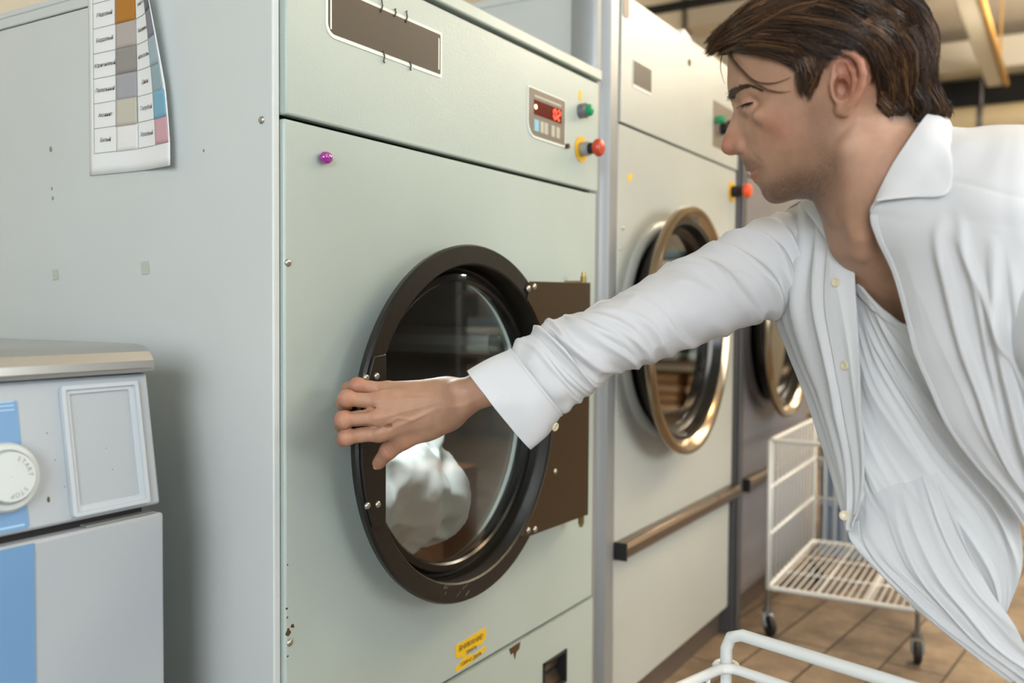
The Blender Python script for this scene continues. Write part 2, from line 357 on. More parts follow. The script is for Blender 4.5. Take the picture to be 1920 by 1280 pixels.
# control panel
bm = bmesh.new(); prism(bm, rrect(1.473, 1.620, 1.318, 1.411, (.028, .002, .002, .002)), -.0118, -.0098); cp = obj('control_panel', bm, M['labeledge'], D1)
bm = bmesh.new(); prism(bm, rrect(1.4765, 1.616, 1.3225, 1.4085, (.025, .002, .002, .002)), -.0128, -.0116); obj('control_film', bm, M['panelgrey'], cp)
bm = bmesh.new(); box(bm, 1.494, 1.599, -.0134, -.0126, 1.394, 1.398); obj('display_trim', bm, M['key'], cp)
bm = bmesh.new(); box(bm, 1.494, 1.600, -.0136, -.0126, 1.362, 1.389); obj('display_window', bm, M['redglass'], cp)
def seg7(bm, d, x, z, w, h, y, t):
    S = {'a': (0, 2, 1), 'b': (1, 1, 0), 'c': (1, 0, 0), 'd': (0, 0, 1), 'e': (0, 0, 0), 'f': (0, 1, 0), 'g': (0, 1, 1)}
    for s in {'8': 'abcdefg', '0': 'abcdef', '2': 'abged', '3': 'abgcd'}[d]:
        cx, cz, hor = S[s]
        if hor: box(bm, x+t, x+w-t, y, y+.0004, z+cz*(h/2)-t/2, z+cz*(h/2)+t/2)
        else: box(bm, x+cx*w-t/2, x+cx*w+t/2, y, y+.0004, z+cz*h/2+t*.5, z+(cz+1)*h/2-t*.5)
bm = bmesh.new(); seg7(bm, '0', 1.569, 1.3665, .0095, .018, -.0141, .0026); seg7(bm, '2', 1.5845, 1.3665, .0095, .018, -.0141, .0026); obj('display_digits', bm, M['redled'], cp)
bm = bmesh.new(); cyl(bm, (1.4985, -.0143, 1.376), (1.4985, -.0134, 1.376), .0045, n=16); obj('indicator_lamp', bm, M['ledamber'], cp)
for k, x in enumerate((1.494, 1.517, 1.533, 1.560, 1.580)):
    bm = bmesh.new(); box(bm, x, x+(.018 if k == 0 else .014), -.0136, -.0126, 1.331, 1.353)
    ky = obj('key', bm, M['keyblue' if k == 0 else 'key'], cp, bevel=.0006)
bm = bmesh.new(); cyl(bm, (1.624, -.018, 1.322), (1.624, -.009, 1.322), .005, n=12); obj('lock_screw', bm, M['rust'], D1, smooth=True)
def button(D, x, z, col, s=1.):
    bm = bmesh.new(); lathe(bm, ((.016*s, -.010), (.0165*s, -.026*s), (.013*s, -.030*s), (.0005, -.030*s), (.0005, -.010)), x, z, 32)
    b = obj('start_button', bm, M['greygrey'], D, smooth=True)
    bm = bmesh.new(); lathe(bm, ((.013*s, -.028*s), (.013*s, -.036*s), (.010*s, -.040*s), (.0005, -.041*s), (.0005, -.028*s)), x, z, 32)
    obj('button_cap', bm, M[col], b, smooth=True)
button(D1, 1.687, 1.403, 'green', .92)
bm = bmesh.new(); box(bm, 1.679, 1.693, -.0106, -.0098, 1.424, 1.444); obj('button_sticker', bm, M['sticker'], D1)
def estop(D, x, z, col, yb, s=1., cm='alu'):
    bm = bmesh.new(); cyl(bm, (x, yb, z), (x, yb-.002, z), .0285*s, n=40); e = obj('emergency_stop', bm, M['yellow'], D, smooth=True)
    bm = bmesh.new(); cyl(bm, (x, yb-.002, z), (x, yb-.022*s, z), .0155*s, n=28); obj('stop_collar', bm, M[cm], e, smooth=True)
    bm = bmesh.new(); cyl(bm, (x, yb-.022*s, z), (x, yb-.034*s, z), .012*s, n=28); obj('stop_neck', bm, M['dark'], e, smooth=True)
    bm = bmesh.new(); lathe(bm, ((.0005, yb-.034*s), (.014*s, yb-.034*s), (.019*s, yb-.040*s), (.0195*s, yb-.046*s), (.016*s, yb-.052*s), (.008*s, yb-.055*s), (.0005, yb-.0555*s)), x, z, 32); obj('stop_knob', bm, M[col], e, smooth=True)
estop(D1, 1.690, 1.326, 'red', -.0102, .93)
# side screws, front screws, chips
screw('cabinet_screw', X0, .010+.01, 1.240, .0052, D1, ax='x')
for x, z in ((.870, 1.0565), (.872, .555)): screw('cabinet_screw', x, -.006, z, .0052, D1)
for x, z, r in ((.8665, .602, .0018), (.869, .570, .0042), (.877, .576, .003), (.868, .538, .0014), (.868, .660, .001), (.8675, .590, .0012)):
    bm = bmesh.new(); prism(bm, [(x+r*(1+.4*math.sin(3*k+x*900))*math.cos(k), z+r*(1+.35*math.cos(2*k+z*700))*math.sin(k)) for k in [2*PI*i/10 for i in range(10)]], -.0066, -.0058)
    obj('paint_chip', bm, M['rust'], D1)
# ---------------- dryer two and three (bigger porthole in a bronze bezel)
def make_b(label, ox, pm, sm, detail):
    D = thing('tumble_dryer', label, 'tumble dryer', (ox+.42, .45, 0), 'industrial tumble dryers in a row')
    H = 1.705; x0, x1 = ox, ox+.845; cx, cz = ox+.285, .947
    bm = bmesh.new(); box(bm, x0, x0+.012, .004, .95, .09, H-.002); box(bm, x1-.012, x1, .004, .95, .09, H-.004); box(bm, x0, x1, .004, .95, H-.014, H-.002); box(bm, x0, x1, .94, .95, .09, H-.004); box(bm, x0, x1, .02, .95, .085, .1)
    obj('cabinet', bm, sm, D, bevel=.002)
    bm = bmesh.new(); hole_panel(bm, x0+.012, x1-.012, .1, H-.02, cx, cz, .255, .014, .018); obj('inner_frame', bm, M['dark'], D)
    bm = bmesh.new(); hole_panel(bm, x0+.002, x1-.004, .462, 1.414, cx, cz, .228, -.004, .010); obj('front_panel', bm, pm, D, bevel=.002)
    bm = bmesh.new(); box(bm, x0+.002, x1-.004, -.008, .010, 1.4175, H); obj('top_fascia', bm, pm, D, bevel=.002)
    bm = bmesh.new(); box(bm, x0+.002, x1-.03, -.004, .010, .095, .428); obj('lint_door', bm, pm, D, bevel=.002)
    bm = bmesh.new(); pr = [(-.004, .430), (-.030, .432), (-.036, .440), (-.036, .458), (-.028, .468), (-.004, .470)]
    A = [bm.verts.new((x0+.003, y, z)) for y, z in pr]; C_ = [bm.verts.new((x1-.002, y, z)) for y, z in pr]
    for i in range(6): bm.faces.new((A[i], A[(i+1) % 6], C_[(i+1) % 6], C_[i]))
    bm.faces.new(A[::-1]); bm.faces.new(C_); bmesh.ops.recalc_face_normals(bm, faces=bm.faces)
    obj('grab_rail', bm, M['bronze'], D, bevel=.002)
    bm = bmesh.new(); box(bm, x0-.0005, x0+.0035, -.036, -.004, .430, .470); obj('rail_end_cap', bm, M['dark'], D)
    bm = bmesh.new(); box(bm, x0+.01, x1, .03, .06, 0, .09); box(bm, x0+.03, x0+.07, .06, .9, 0, .09); box(bm, x1-.07, x1-.03, .06, .9, 0, .09); obj('plinth', bm, M['plinth'], D)
    # drum
    bm = bmesh.new(); n = 48
    A = [bm.verts.new((cx+.262*math.cos(2*PI*i/n), .02, cz+.262*math.sin(2*PI*i/n))) for i in range(n)]
    C_ = [bm.verts.new((cx+.262*math.cos(2*PI*i/n), .6, cz+.262*math.sin(2*PI*i/n))) for i in range(n)]
    for i in range(n): bm.faces.new((A[i], A[(i+1) % n], C_[(i+1) % n], C_[i]))
    bm.faces.new(C_); obj('drum', bm, M['steel'], D, smooth=True)
    bm = bmesh.new(); lathe(bm, ((.270, -.004), (.270, -.012), (.260, -.018), (.248, -.018), (.232, -.008), (.232, -.002)), cx, cz, 96); obj('porthole_flange', bm, pm, D, smooth=True)
    bm = bmesh.new(); lathe(bm, ((.232, -.010), (.238, -.036), (.258, -.046), (.262, -.052), (.276, -.056), (.276, -.066), (.262, -.066), (.250, -.030), (.224, -.016)), cx, cz, 96)
    dr = obj('door', bm, M['blackgloss'], D, smooth=True)
    bm = bmesh.new(); lathe(bm, ((.274, -.054), (.299, -.062), (.306, -.068), (.306, -.081), (.302, -.087), (.294, -.088), (.287, -.084), (.272, -.066), (.258, -.044), (.250, -.032), (.250, -.026)), cx, cz, 128)
    for v in bm.verts: v.co.y += .04*(v.co.x-cx)
    obj('door_bezel', bm, M['bezel'], dr, smooth=True)
    bm = bmesh.new(); disc(bm, cx, -.032, cz, .252); disc(bm, cx, -.028, cz, .252); obj('door_glass', bm, M['glass2'], dr)
    return D, cx, cz
D2, c2x, c2z = make_b('white industrial tumble dryer with round bronze-rimmed window behind the man\'s outstretched arm', 1.885, M['paint2'], M['paintside'], 1)
bm = bmesh.new(); box(bm, 1.948, 2.058, -.0094, -.0078, 1.507, 1.570); lb = obj('name_strip', bm, M['labeledge'], D2)
bm = bmesh.new(); box(bm, 1.951, 2.055, -.0100, -.0092, 1.514, 1.568); obj('strip_face', bm, M['label'], lb)
bm = bmesh.new(); box(bm, 2.50, 2.690, -.0096, -.0078, 1.458, 1.585); cb = obj('control_panel', bm, M['panelgrey'], D2, bevel=.001)
for x, z, c, r in ((2.522, 1.532, 'green', .011), (2.568, 1.515, 'dark', .016), (2.62, 1.535, 'dark', .012)):
    bm = bmesh.new(); lathe(bm, ((r, -.009), (r, -.028), (r*.7, -.034), (.0005, -.034), (.0005, -.009)), x, z, 24); obj('switch', bm, M[c], cb, smooth=True)
bm = bmesh.new(); cyl(bm, (2.309, -.0094, 1.644), (2.309, -.0078, 1.644), .009, n=16); obj('paint_chip', bm, M['rust'], D2)
bm = bmesh.new(); prism(bm, rrect(1.893, 1.925, 1.652, 1.704, (.006, .012, .002, .002)), -.0094, -.0078); obj('torn_label', bm, M['brown'], D2)
estop(D2, 2.745-.062, 1.350, 'orange', -.0042, 1.1, 'dark')
for z in (1.183, 1.136, .761):
    screw('cabinet_screw', 1.902 + (.012 if z > 1.15 else 0), -.004, z, .005, D2)
bm = bmesh.new(); prism(bm, [(1.935, 1.298), (1.945, 1.290), (1.955, 1.296), (1.962, 1.308), (1.950, 1.312), (1.941, 1.305)], -.0046, -.0038); obj('yellow_mark', bm, M['sticker'], D2)
# folded corner profile on the near side of dryer two
bm = bmesh.new()
pr = [(1.776, .010), (1.782, .0), (1.796, -.002), (1.804, .004), (1.808, .014), (1.822, .016), (1.828, .004), (1.838, -.006), (1.870, -.008), (1.883, -.004), (1.883, .06), (1.776, .06)]
A = [bm.verts.new((x, y, 0)) for x, y in pr]; C_ = [bm.verts.new((x, y, 1.703)) for x, y in pr]
for i in range(len(pr)): bm.faces.new((A[i], A[(i+1) % len(pr)], C_[(i+1) % len(pr)], C_[i]))
bm.faces.new(A[::-1]); bm.faces.new(C_); bmesh.ops.recalc_face_normals(bm, faces=bm.faces)
obj('corner_profile', bm, M['alu'], D2, smooth=True)
bm = bmesh.new(); box(bm, 1.790, 1.884, .06, .95, 1.46, 1.703); box(bm, 1.786, 1.884, .06, .95, 1.688, 1.7045); obj('side_skirt', bm, M['paintside'], D2, bevel=.002)
# raised corner of paper on top of dryer two
bm = bmesh.new(); prism(bm, [(2.30, 1.7055), (2.36, 1.7055), (2.43, 1.7055), (2.37, 1.735), (2.33, 1.742)], .015, .05); tag(obj('crumpled_film', bm, M['paper'], bevel=.004), 'small crumpled pale plastic film on top of the middle dryer', 'film')
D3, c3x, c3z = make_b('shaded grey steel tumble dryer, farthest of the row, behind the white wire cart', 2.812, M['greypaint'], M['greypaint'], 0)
# post between two and three
bm = bmesh.new(); box(bm, 2.733, 2.80, -.012, .05, 0, 1.69); box(bm, 2.745, 2.788, -.020, -.012, 0, 1.69)
tag(obj('steel_post', bm, mat('dark grey post', '565759', .45, metal=.4), bevel=.003), 'dark grey steel post standing between the middle and the farthest dryer', 'post')
# ---------------- laundry in the first drum
def blob_cloth(name, label, centers, seed, amp=.02, mm=None):
    bm = bmesh.new(); bmesh.ops.create_icosphere(bm, subdivisions=6, radius=1)
    cs = [(Vector(c), Vector(r)) for c, r in centers]; C0 = cs[0][0]
    for v in bm.verts:
        d = v.co.normalized(); best = 0
        # farthest exit of the union of ellipsoids along d from C0
        for c, r in cs:
            o_ = C0-c; A_ = sum((d[i]/r[i])**2 for i in range(3)); B_ = 2*sum(d[i]*o_[i]/r[i]**2 for i in range(3)); C1 = sum((o_[i]/r[i])**2 for i in range(3))-1
            dd = B_*B_-4*A_*C1
            if dd > 0: best = max(best, (-B_+math.sqrt(dd))/(2*A_))
        p = C0+d*best; q = p*7+Vector((seed, 0, 0))
        w = noise.noise(q)*.6; ridge = 1-abs(noise.noise(p*12+Vector((w, w*2, seed)))*2.2); ridge2 = 1-abs(noise.noise(Vector((p.x*30, p.y*30, p.z*13))+Vector((w*3, 0, seed+9)))*2)
        v.co = p+d*amp*(ridge*.8+ridge2*.35-.8)
    o = obj(name, bm, mm or M['cloth'], smooth=True, angle=0); tag(o, label, 'laundry'); return o
# ------------------------------------------------------------------ cloth material
def cloth_mat(name, c, weave=900, tr=.18, bump=.25, rough=.85, wr=.0):
    m = bpy.data.materials.new(name); m.use_nodes = True; nt = m.node_tree; N = nt.nodes.new; L = nt.links.new
    b = nt.nodes['Principled BSDF']; out = nt.nodes['Material Output']
    b.inputs['Base Color'].default_value = (*lin(c), 1); b.inputs['Roughness'].default_value = rough; b.inputs['Specular IOR Level'].default_value = .2
    b.inputs['Sheen Weight'].default_value = .15
    tc = N('ShaderNodeTexCoord'); n = N('ShaderNodeTexNoise'); n.inputs['Scale'].default_value = weave; n.inputs['Detail'].default_value = 2
    mp = N('ShaderNodeMapping'); mp.inputs['Scale'].default_value = (1, 1, .25); L(tc.outputs['Object'], mp.inputs['Vector']); L(mp.outputs[0], n.inputs['Vector'])
    n2 = N('ShaderNodeTexNoise'); n2.inputs['Scale'].default_value = 28; n2.inputs['Detail'].default_value = 5; n2.inputs['Distortion'].default_value = .8; L(tc.outputs['Object'], n2.inputs['Vector'])
    ad = N('ShaderNodeMath'); ad.operation = 'MULTIPLY_ADD'; ad.inputs[1].default_value = wr; L(n2.outputs['Fac'], ad.inputs[0]); L(n.outputs['Fac'], ad.inputs[2])
    bp = N('ShaderNodeBump'); bp.inputs['Strength'].default_value = bump; bp.inputs['Distance'].default_value = .0006; L(ad.outputs[0], bp.inputs['Height']); L(bp.outputs[0], b.inputs['Normal'])
    t = N('ShaderNodeBsdfTranslucent'); t.inputs[0].default_value = (*lin(c), 1)
    mx = N('ShaderNodeMixShader'); mx.inputs[0].default_value = tr; L(b.outputs[0], mx.inputs[1]); L(t.outputs[0], mx.inputs[2]); L(mx.outputs[0], out.inputs[0])
    return m
M['cloth'] = cloth_mat('white terry laundry', 'e4e8e4', weave=500, bump=.5)
M['linen'] = cloth_mat('white linen', 'e3e5e6', weave=1400, tr=.22, bump=.35, wr=3.)
M['linen_thick'] = cloth_mat('white linen double layer', 'd9dcdd', weave=1400, tr=.06, bump=.3, wr=2.)
M['tee'] = cloth_mat('white jersey', 'dcdfdf', weave=1600, tr=.12, bump=.2, wr=2.)
blob_cloth('towel', 'white towel bundle slumped low inside the drum behind the round door glass',
           [((1.18, .125, .69), (.14, .14, .125)), ((1.16, .16, .79), (.11, .12, .10)), ((1.28, .135, .67), (.10, .14, .10)), ((1.10, .12, .69), (.09, .12, .09)), ((1.24, .15, .77), (.10, .12, .09))], 3, .014)
# ------------------------------------------------------------------ swatch chart on the dryer side
chart = thing('fabric_swatch_chart', 'white paper chart of dyed linen swatches with printed colour names on the dryer side', 'chart', (.846, .27, 1.32))
YL, YR = .378, .176   # photo left / right edge (world y), right lower corner
def chart_pt(s, z, lift=0.):
    """s 0..1 from the photo's left edge to its right edge; the right side curls away from the steel, upper right folds back"""
    w = YL-YR
    curl = .0006+.046*max(0, s-.55)**1.3*(1+.8*max(0, (z-1.30)/.15))
    top = max(0, (z-1.22)/.23); y = YL-s*w
    y += .072*max(0, s-.45)*1.0*max(0, top)**1.3*0.9*(s)*1.6*.62
    if s < .1: y += .0005
    zz = z-.010*(1-s)**2*0 - .008*s*(1-s)*0 - .010*s*max(0, 1-(z-1.19)/.26)*.2
    x = .848-.0-curl-lift
    return (x-.0, y, zz)
def chart_grid(s0, s1, z0, z1, lift, ns=10, nz=12, th=.0004):
    bm = bmesh.new(); V = [[bm.verts.new(chart_pt(s0+(s1-s0)*i/ns, z0+(z1-z0)*j/nz, lift)) for i in range(ns+1)] for j in range(nz+1)]
    for j in range(nz):
        for i in range(ns): bm.faces.new((V[j][i], V[j][i+1], V[j+1][i+1], V[j+1][i]))
    return bm
ch = obj('paper_sheet', chart_grid(0, 1, 1.193, 1.56, 0, 24, 30), M['paper'], chart, smooth=True)
md = ch.modifiers.new('s', 'SOLIDIFY'); md.thickness = .0006; md.offset = 0
ROW = .0365; ZB = 1.2245
SW = [('Белый', 'e6e7e4', 'Розовый', 'cfa4aa'), ('Аксинит', 'c2bfb0', 'Голубой', '79aec6'), ('Пепельный', 'a3a4a8', 'Циан', '93adb4'),
      ('Коричневый', '93918b', 'Бирюзовый', 'a0b6bf'), ('Бордовый', 'b3aca5', 'Мышиный', '7d7f8a'), ('Медовый', 'b1792f', 'Темно-сер.', '5c6068'), ('Хаки', '8a8f6a', 'Мятный', 'a5c9bb'), ('Ваниль', 'd9cfae', 'Олива', '83865c')]
rb = bmesh.new()
def rule(sa, za, sb, zb_, w=.0005):
    n = 12
    for k in range(n):
        t0, t1 = k/n, (k+1)/n
        p = [chart_pt(sa+(sb-sa)*t, za+(zb_-za)*t, .0008) for t in (t0, t1)]
        h = (sb != sa)
        d = Vector((0, 0, w)) if h else Vector((0, w, 0))
        q = [Vector(p[0])-d, Vector(p[1])-d, Vector(p[1])+d, Vector(p[0])+d]
        rb.faces.new([rb.verts.new(x) for x in q])
for r in range(8):
    z = ZB+r*ROW
    rule(.06, z, .32, z); rule(.565, z, .80, z)
    for s, tx in ((.19, SW[r][0]), (.68, SW[r][2])):
        c = chart_pt(s, z+ROW*.5, .0006)
        a = Vector(chart_pt(s+.05, z+ROW*.5, .0006))-Vector(chart_pt(s-.05, z+ROW*.5, .0006)); a.normalize()
        tb = bmesh.new(); text_bm(tb, tx, c, a, (0, 0, 1), .0082, .25, depth=.0004, bold=.00005)
        obj('printed_name', tb, M['inkgrey'], chart)
    for k, (s0, s1, col) in enumerate(((.32, .565, SW[r][1]), (.80, .985 if r < 2 else .965, SW[r][3]))):
        j = .004*math.sin(r*5+k)
        bm = chart_grid(s0+j*.5, s1+j, z-.001+j*.3, z+ROW-.0005, .0012+.0004*(r % 2), 8, 6)
        o = obj('fabric_swatch', bm, cloth_mat('swatch %s' % col, col, weave=900, tr=0, bump=.8), chart, smooth=True)
        md = o.modifiers.new('s', 'SOLIDIFY'); md.thickness = .0006; md.offset = 0
for s in (.06, .32, .565): rule(s, ZB, s, ZB+8*ROW)
obj('printed_rules', rb, M['rule'], chart)
# ------------------------------------------------------------------ small marks on the first dryer
def lump(name, label, cat, c, r, m, sub=3):
    bm = bmesh.new(); bmesh.ops.create_icosphere(bm, subdivisions=sub, radius=1)
    for v in bm.verts:
        k = 1+.08*noise.noise(v.co*2+Vector(c)*50); v.co = Vector(c)+Vector((v.co.x*r[0]*k, v.co.y*r[1]*k, v.co.z*r[2]*k))
    return tag(obj(name, bm, m, smooth=True, angle=0), label, cat)
lump('magnet', 'small glossy magenta bead magnet below the seam of the dryer\'s top panel', 'magnet', (.934, -.0135, 1.201), (.0105, .0075, .0085), M['magenta'])
def scrap(y, z, w, h, lbl):
    bm = bmesh.new(); prism(bm, [(-w, -h), (w*.8, -h*1.1), (w, h*.9), (-w*.8, h), (-w*1.1, .2*h)], 0, .0012)
    for v in bm.verts: c = v.co.copy(); v.co = (X0-.0005-c.y, y+c.x, z+c.z)
    tag(obj('tape_scrap', bm, M['glue']), lbl, 'tape')
scrap(.255, 1.054, .0085, .009, 'old square of tape on the dryer side, nearer its front edge')
scrap(.471, 1.047, .007, .008, 'small old tape square on the dryer side, directly above the washer')
M['scuff'] = mat('scuff', '8b8f84', .7)
for y, z, r in ((.48, 1.241, .003), (.478, 1.18, .0016), (.476, 1.165, .002), (.13, 1.21, .0014), (.474, 1.04, .0012)):
    bm = bmesh.new(); prism(bm, [(y+r*math.cos(k)*(1+.3*math.sin(5*k)), z+r*1.5*math.sin(k)) for k in [2*PI*i/8 for i in range(8)]], 0, .0008)
    for v in bm.verts: c = v.co.copy(); v.co = (X0-.0003-c.y, c.x, c.z)
    obj('scuff_mark', bm, M['scuff'], D1)
# yellow warning sticker, torn through its middle
st = thing('warning_sticker', 'torn yellow warning sticker with black print below the dryer\'s round door', 'sticker', (1.30, -.0065, .41))
def q(u, w): return (1.255+u*.094, .386+w*.050+.001*0)
a = [(0, .88), (.0, .50), (.06, .42), (.2, .40), (.24, .30), (.16, .22), (.02, .12), (0, -.02), (.02, -.04), (.45, 0), (1, .12), (1.0, .32), (.88, .28), (.75, .25), (.62, .20), (.5, .32), (.42, .32), (.36, .24), (.34, .40), (.5, .48), (.62, .42), (.75, .48), (.85, .42), (.9, .52), (1, .55), (1, .97), (.5, .93)]
bm = bmesh.new(); prism(bm, [q(*p) for p in a], -.0068, -.0059); obj('sticker_film', bm, M['sticker'], st)
bm = bmesh.new()
for s, w, sz in (('ВНИМАНИЕ!', .70, .0125), ('ТЯНУТЬ', .44, .009), ('ГОРЯЧО ДВЕРЬ', .12, .0085)):
    text_bm(bm, s, (q(.5, w)[0], -.0071, q(.5, w)[1]), (1, 0, 0), (0, 0, 1), sz, .1, depth=0, bold=.0001)
obj('printed_text', bm, M['ink'], st)
# ------------------------------------------------------------------ washing machine at left
W = thing('washing_machine', 'small blue and light grey washing machine with chrome-edged lid standing left of the dryers', 'washing machine', (.42, .35, 0))
wx0, wx1 = .10, .72
bm = bmesh.new(); box(bm, wx0, wx1, .05, .68, .05, .751); obj('cabinet', bm, M['wgrey'], W, bevel=.004)
bm = bmesh.new(); box(bm, wx0+.03, wx1-.03, .09, .64, 0, .055); obj('plinth', bm, M['dark'], W)
bm = bmesh.new(); box(bm, wx0+.03, .557, .0485, .052, .06, .7485); obj('blue_panel', bm, M['wblue'], W)
# leaning control fascia
def fas(x, z, d=0.):   # point on the leaning face, d = lift out of it
    t = (z-.760)/(.918-.760); return (x, .0555+t*.024-d, z+d*.15)
bm = bmesh.new()
for x in (wx0, wx1-.002): pass
poly = [(.0555, .760), (.0795, .918), (.68, .918), (.68, .760)]
A = [bm.verts.new((wx0, y, z)) for y, z in poly]; C_ = [bm.verts.new((wx1, y, z)) for y, z in poly]
for i in range(4): bm.faces.new((A[i], A[(i+1) % 4], C_[(i+1) % 4], C_[i]))
bm.faces.new(A[::-1]); bm.faces.new(C_); bmesh.ops.recalc_face_normals(bm, faces=bm.faces)
fa = obj('control_fascia', bm, M['wgrey'], W, bevel=.004)
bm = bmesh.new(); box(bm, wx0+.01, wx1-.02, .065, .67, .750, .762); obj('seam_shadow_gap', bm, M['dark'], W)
bm = bmesh.new(); box(bm, wx1-.10, wx1-.012, .0535, .07, .7515, .7535); obj('seam_clip', bm, M['alu'], W)
def fpoly(bm, pts, d0, d1):
    A = [bm.verts.new(fas(x, z, d0)) for x, z in pts]; C_ = [bm.verts.new(fas(x, z, d1)) for x, z in pts]; n = len(pts)
    bm.faces.new(A); bm.faces.new(C_[::-1])
    for i in range(n): bm.faces.new((A[i], C_[i], C_[(i+1) % n], A[(i+1) % n]))
    bmesh.ops.recalc_face_normals(bm, faces=bm.faces)
bm = bmesh.new(); fpoly(bm, rrect(.20, .556, .764, .898, (.003,)*4), -.001, .0008); bp_ = obj('control_film', bm, M['wblue'], fa)
bm = bmesh.new()
for z in (.888, .8925, .8965): fpoly(bm, [(.20, z), (.552, z), (.552, z+.0012), (.20, z+.0012)], .0008, .0012)
obj('film_lines', bm, M['wblue2'], bp_)
bm = bmesh.new(); fpoly(bm, rrect(.524, .551, .7675, .7695, (.0002,)*4), .0008, .0012); obj('film_small_print', bm, M['wblue2'], bp_)
# drawer frame
def ring_poly(bm, o, i, d0, d1):
    n = len(o); A = [bm.verts.new(fas(*p, d1)) for p in o]; Bv = [bm.verts.new(fas(*p, d1)) for p in i]; A0 = [bm.verts.new(fas(*p, d0)) for p in o]; B0 = [bm.verts.new(fas(*p, d0)) for p in i]
    for k in range(n):
        j = (k+1) % n; bm.faces.new((A[k], A[j], Bv[j], Bv[k])); bm.faces.new((A0[k], A0[j], A[j], A[k])); bm.faces.new((B0[k], Bv[k], Bv[j], B0[j]))
    bmesh.ops.recalc_face_normals(bm, faces=bm.faces)
bm = bmesh.new(); ring_poly(bm, rrect(.604, .702, .7655, .909, (.003,)*4), rrect(.6085, .6975, .770, .9045, (.003,)*4), -.001, .0055)
ring_poly(bm, rrect(.6085, .6975, .770, .9045, (.003,)*4), rrect(.6145, .6905, .7765, .900, (.002,)*4), -.001, .0025)
obj('drawer_frame', bm, mat('frame grey', 'b4bec4', .35), fa, smooth=True, angle=30)
# knob
kc = Vector(fas(.543-.012, .820, 0)); kn = Vector((0, -.988, .15)).normalized()
def knob_obj(name, prof, m, parent):
    bm = bmesh.new(); lathe(bm, prof, 0, 0, 64)
    rot = Vector((0, -1, 0)).rotation_difference(kn).to_matrix()
    for v in bm.verts: v.co = kc+rot@v.co
    return obj(name, bm, m, parent, smooth=True, angle=30)
kb = knob_obj('knob', ((.033, -.001), (.036, -.004), (.036, -.011), (.0335, -.0145), (.0285, -.0155), (.0272, -.012), (.0005, -.012), (.0005, -.001)), M['wknob'], fa)
kk = knob_obj('knob_cap', ((.026, -.012), (.0262, -.020), (.0252, -.0215), (.0005, -.0215), (.0005, -.012)), M['wknob'], kb)
bm = bmesh.new()
rot = Vector((0, -1, 0)).rotation_difference(kn).to_matrix()
for s, a0 in (('START', 62), ('STOP', -48)):
    for k, chh in enumerate(s):
        a = math.radians(a0-k*15.5) if s == 'START' else math.radians(a0-(k)*15.5)
        cx, cz = .0195*math.cos(a), .0195*math.sin(a); ux = rot@Vector((math.sin(a), 0, -math.cos(a))); uy = rot@Vector((math.cos(a), 0, math.sin(a)))
        text_bm(bm, chh, kc+rot@Vector((cx, -.0218, cz)), ux, uy, .0068, 0, depth=0)
obj('knob_lettering', bm, mat('knob letters', '7d8480', .5), kb)
bm = bmesh.new(); ring = [(.0268, -.0185), (.0272, -.0185)]
fpoly(bm, [(.580+r*math.cos(k), .7895+2.0*r*math.sin(k)) for k in [2*PI*i/8 for i in range(8)] for r in (.0016,)], .0, .0006)
for x, z, r in ((.592, .83, .0006), (.586, .86, .0007), (.60, .80, .0006), (.66, .81, .0006), (.655, .835, .0005)): fpoly(bm, [(x+r*math.cos(k), z+r*math.sin(k)) for k in [2*PI*i/6 for i in range(6)]], .0, .0005)
obj('speck', bm, mat('brown speck', '4b4a33', .7), fa)
# lid with rolled chrome nose
bm = bmesh.new()
pr = [(.0795, .919), (.070, .9195), (.066, .924), (.0665, .934), (.074, .9445), (.085, .9505), (.10, .953), (.70, .953), (.70, .919)]
A = [bm.verts.new((wx0-.002, y, z)) for y, z in pr]; C_ = [bm.verts.new((wx1+.001, y, z)) for y, z in pr]; n = len(pr)
for i in range(n): bm.faces.new((A[i], A[(i+1) % n], C_[(i+1) % n], C_[i]))
bm.faces.new(A[::-1]); bm.faces.new(C_); bmesh.ops.recalc_face_normals(bm, faces=bm.faces)
obj('lid', bm, mat('brushed lid steel', 'b9bcb9', .3, metal=.85), W, smooth=True, bevel=.0015, angle=25)
